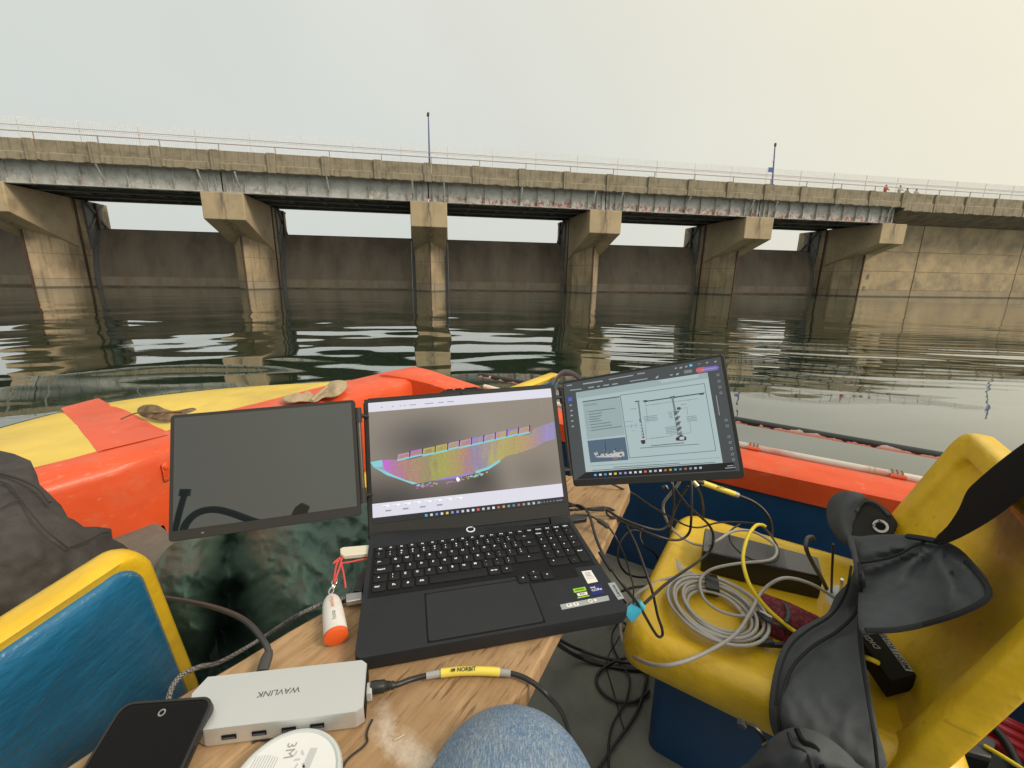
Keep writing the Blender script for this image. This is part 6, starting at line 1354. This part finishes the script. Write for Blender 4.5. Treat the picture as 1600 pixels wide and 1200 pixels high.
mb.build('sleeve', jm, jk, smooth=True, angle=180)
seam(fS,[(1232,1145),(1240,1165),(1262,1180),(1272,1212)],.003,'zip_edge',jd,jk,.025); seam(fS,[(1245,1140),(1256,1160),(1276,1172),(1290,1212)],.0045,'zip',dark,jk,.022)
MB().tube(cpath([(1162,1131,'p',.66),(1178,1136,'p',.66),(1190,1148,'p',.66),(1196,1160,'p',.66)]),.0035,8).build('zip_cord', rubber, jk, smooth=True)
MB().tube(cpath([(1153,1129,'p',.66),(1161,1131,'p',.66),(1165,1134,'p',.66)]),.0075,8,.6).build('cord_end', rubber, jk, smooth=True, angle=40)
MB().tube(cpath([(1193,1166,'p',.655),(1201,1160,'p',.655)]),.003,8).build('zip_pull', chr_, jk, smooth=True)
mb,fH = sheet([(1291,800),(1294,784),(1305,772),(1322,767),(1340,769),(1352,776),(1345,790),(1338,805),(1334,822),(1334,842),(1324,852),(1306,838),(1295,820)],[(1291,800,'p',1.36),(1322,767,'p',1.36),(1352,776,'p',1.33),(1334,842,'p',1.22),(1315,810,'p',1.30),(1306,838,'p',1.27)],thick=.05,bulge=.045,bw=16,res=5,nz=lambda P: smoothn(14,.008,31)(P))
mb.build('hood', jm, jk, smooth=True, angle=180)
mb,fI = sheet([(1340,783),(1352,778),(1368,783),(1385,795),(1398,810),(1402,822),(1390,842),(1360,842),(1334,844),(1333,822)],[(1340,783,'p',1.335),(1385,795,'p',1.34),(1400,815,'p',1.30),(1334,844,'p',1.21),(1365,815,'p',1.29)],thick=.02,bulge=.006,bw=10,res=5,nz=lambda P: smoothn(18,.010,33)(P))
mb.build('hood_lining', jin, jk, smooth=True, angle=180)
seam(fI,[(1338,800),(1346,786),(1358,783),(1374,790),(1390,806)],.0040,'hood_hem',jm,jk,.010)
bq_ = on(fI,1376,822,.020); nB = (-ray(1376,822)).normalized(); xB = on(fI,1384,815,.020)-on(fI,1368,829,.020)
MBd = frame(bq_, xB, nB)
for r_,h_,mt_ in ((.0165,.0006,dark),(.0150,.0011,pw),(.0095,.0015,dark)):
    m2 = MB().lathe([(.0001,0),(r_,0),(r_,h_),(.0001,h_)],(0,0,0),28); m2.v=[MBd@v for v in m2.v]; m2.build('badge', mt_, jk, smooth=True, angle=40)
text('STAR', .0095, dark, jk, M4=MBd@Matrix.Translation((0,.0075,.0013)), bold=.02)
# black strap over the backrest
stm = M('black_webbing', (0.006,0.006,0.007), rough=.95, spec=.08, bump=.0006, bs=700)
mb,_f = sheet([(1640,668),(1600,692),(1560,722),(1525,752),(1510,768),(1498,795),(1480,822),(1462,840),(1466,852),(1490,845),(1520,830),(1556,808),(1600,775),(1640,742)],[(1640,700,'pl',BP(.05)),(1600,735,'pl',BP(.05)),(1510,800,'pl',BP(.045)),(1464,846,'pl',BP(.055))],thick=.003,bulge=.002,bw=8,res=9)
mb.build('strap', stm, jk, smooth=True)
MB().tube([on(fB,x,y,.03) for x,y in ((1420,838),(1445,842),(1466,846))],.010,10,.5).build('strap_loop', jd, jk, smooth=True)

# ================================================================== ODDS AND ENDS
# dark band hooked on the corner of the chair behind the laptop
q = [(864,604,'a',.66),(868,594,'a',.66),(876,584.5,'a',.655),(884,581.5,'a',.65),(895,584,'a',.645),(904,590,'a',.64),(914,599,'a',.64)]
P_ = cpath(q,6); tag(MB().tube(P_,.010,8,.35,up=(AV*1.0)).build('dark_band', M('band_grey',(0.05,0.045,0.05),rough=.4), None, smooth=True, angle=60),'dark grey band hooked over the yellow chair corner behind the laptop','band')
# dry leaf
leafm = M('dry_leaf', (0.23,0.155,0.07), rough=.6, var=.3, vs=40, col2=(0.10,0.062,0.03), fac2=.5, s2=30)
LZ = -.512
mb,fL = sheet([(214,641),(221,634),(232,632),(245,633),(256,638),(270,642),(285,640),(300,637),(307,640),(296,645),(282,650),(268,657),(248,657),(230,653),(219,649)],[(214,641,'z',-.505),(256,638,'z',-.49),(307,640,'z',-.505),(248,657,'z',-.519),(219,649,'z',-.518),(285,648,'z',-.512)],thick=.002,bulge=.004,bw=8,res=3.2,nz=lambda P: smoothn(50,.012,41)(P))
lf = tag(mb.build('dry_leaf', leafm, None, smooth=True, angle=180),'curled dry brown leaf lying on the orange and yellow foredeck','leaf')
MB().tube(cpath([(189,655,-.512),(200,650,-.507),(216,645,-.505),(250,645,-.500),(285,643,-.502)]),.0026,6).build('stalk', M('leaf_stalk',(0.12,0.075,0.035),rough=.7), lf, smooth=True)
# tan cloth glove
glm = M('tan_cloth', (0.43,0.34,0.21), rough=.9, var=.2, vs=30, bump=.0012, bs=200, col2=(0.26,0.20,0.12), fac2=.35, s2=25)
nG = lambda P: smoothn(26,.020,51)(P)+crumple(34,.020,52)(P)+crumple(80,.006,53)(P)
mb,_f = sheet([(441,625),(444,619),(456,617),(463,613),(472,615),(481,611),(489,616),(495,620),(488,628),(470,627),(458,629),(445,628)],[(441,625,'z',-.503),(476,612,'z',-.500),(486,628,'z',-.503),(465,620,'z',-.493)],thick=.012,bulge=.010,bw=6,res=3,nz=nG)
gl = tag(mb.build('cloth_glove', glm, None, smooth=True, angle=180),'folded tan cloth glove lying on the orange deck rim','glove')
mb,_f = sheet([(482,627),(490,618),(500,610),(510,603),(516,597),(526,594),(538,595),(542,600),(540,608),(530,617),(519,621),(506,621),(494,628)],[(482,627,'z',-.500),(510,603,'z',-.495),(528,595,'z',-.478),(541,602,'z',-.482),(519,621,'z',-.498),(525,606,'z',-.478)],thick=.02,bulge=.016,bw=6,res=3,nz=nG)
mb.build('cuff', glm, gl, smooth=True, angle=180)
MB().tube(cpath([(487,626,-.488),(500,614,-.48),(511,605,-.478)]),.006,8).build('cuff_seam', glm, gl, smooth=True)
# pile of red cable and a black box behind the chair
lock = thing('storage_locker', 'dark blue storage locker behind the right hand chair', 'locker', B3(-.72,1.1,-1.13))
MB().prism([(-.95,.66),(-.95,1.56),(-.58,1.56),(-.58,.66)],-1.128,-.80,lambda q,z:B3(q[0],q[1],z)).build('box', blue_shaded, lock, bevel=.02, smooth=True)
redw = M('red_cable', (0.42,0.02,0.025), rough=.4, var=.15, vs=20)
pile = thing('red_cable_bundle', 'bundle of red cables lying behind the near side of the yellow chair', 'cable bundle', px(1560,1140,-.95))
for i in range(12):
    o_ = i*4.2; z_ = -.93+.012*math.sin(i*2.1)
    MB().tube(cpath([(1490-i*2,1085+o_,z_-.02),(1520,1098+o_*1.05,z_),(1560,1118+o_*1.08,z_+.01),(1610,1142+o_*1.15,z_),(1680,1170+o_*1.2,z_-.02)]),.0075,8).build('red_strand', redw, pile, smooth=True)
cable([(1512,1100,-.90),(1545,1130,-.895),(1572,1160,-.895),(1592,1198,-.90),(1600,1225,-.9)],.0078,rubber,'black cable lying across the red bundle')
bxq = [px(x,y,-.90) for x,y in ((1508,1136),(1555,1160),(1548,1186),(1499,1172))]
bb = thing('black_box', 'small black plastic box lying on the red cable bundle', 'box', bxq[0])
MB().loft([[v+Vector((0,0,-.06)) for v in bxq],[v for v in bxq]]).build('body', chm, bb, bevel=.004, smooth=True)
m2=MB(); c0=sum(bxq,Vector())/4; m2.loft([[c0+(v-c0)*1.05+Vector((0,0,-.010)) for v in bxq],[c0+(v-c0)*1.05+Vector((0,0,.004)) for v in bxq]]).build('lid', rubg, bb, bevel=.003, smooth=True)
tag(plug_box([(1489,1132),(1505,1138),(1500,1166),(1482,1156)],-.94,-.905,'orange_plug',M('amber_plastic',(0.55,0.30,0.04),rough=.4)),'amber plastic plug beside the black box, next to the chair','plug')
cable([(1537,1165,-.893),(1560,1178,-.89),(1600,1203,-.89),(1640,1230,-.89)],.0042,yelc,'thin yellow cable leaving the black box to the right')

# things standing behind the viewer that the switched-off screen mirrors
nS = Vector((MLm[0][1],MLm[1][1],MLm[2][1])).normalized(); oS = MLm.to_translation()
def mirror(x, y, t):
    r = ray(x,y); P = r*(oS.dot(nS)/r.dot(nS)); d = (r-nS*2*r.dot(nS)).normalized(); return P+d*t
tag(MB().tube(catmull([mirror(*p) for p in ((258,880,1.0),(274,828,1.0),(281,800,1.0),(289,772,1.0))],4),.0095,10).tube([mirror(288.5,775,1.0),mirror(290.5,764,1.0)],.017,12).build('boat_hook', rubber, None, smooth=True, angle=40),'black pole with a knob behind the viewer, mirrored in the switched off screen','boat hook')
tag(MB().tube(catmull([mirror(*p) for p in ((282,870,1.0),(287,830,1.0),(296,812,1.0),(312,800,1.0),(335,796,1.0),(360,801,1.0),(393,813,1.0),(420,822,1.0),(450,840,1.0))],5),.012,10).build('black_hose', rubber, None, smooth=True),'black hose arching behind the viewer, mirrored in the switched off screen','hose')
pd_ = [mirror(*p) for p in ((440,832,1.3),(462,792,1.3),(472,785,1.3),(485,791,1.3),(480,803,1.3),(462,835,1.3))]
pn_ = (pd_[2]-pd_[0]).cross(pd_[3]-pd_[0]).normalized()*.012
MBp = MB(); k_ = len(pd_); MBp.add([v-pn_ for v in pd_]+[v+pn_ for v in pd_],[list(range(k_)),list(range(k_,2*k_))[::-1]]+[[i,(i+1)%k_,k_+(i+1)%k_,k_+i] for i in range(k_)])
pad = tag(MBp.build('paddle', M('ochre_paddle',(0.42,0.29,0.06),rough=.6), None, bevel=.004, smooth=True),'ochre paddle blade behind the viewer, mirrored in the switched off screen','paddle')
MB().tube([mirror(453,830,1.3),mirror(436,900,1.3)],.016,10).build('shaft', MATS['ochre_paddle'], pad, smooth=True)
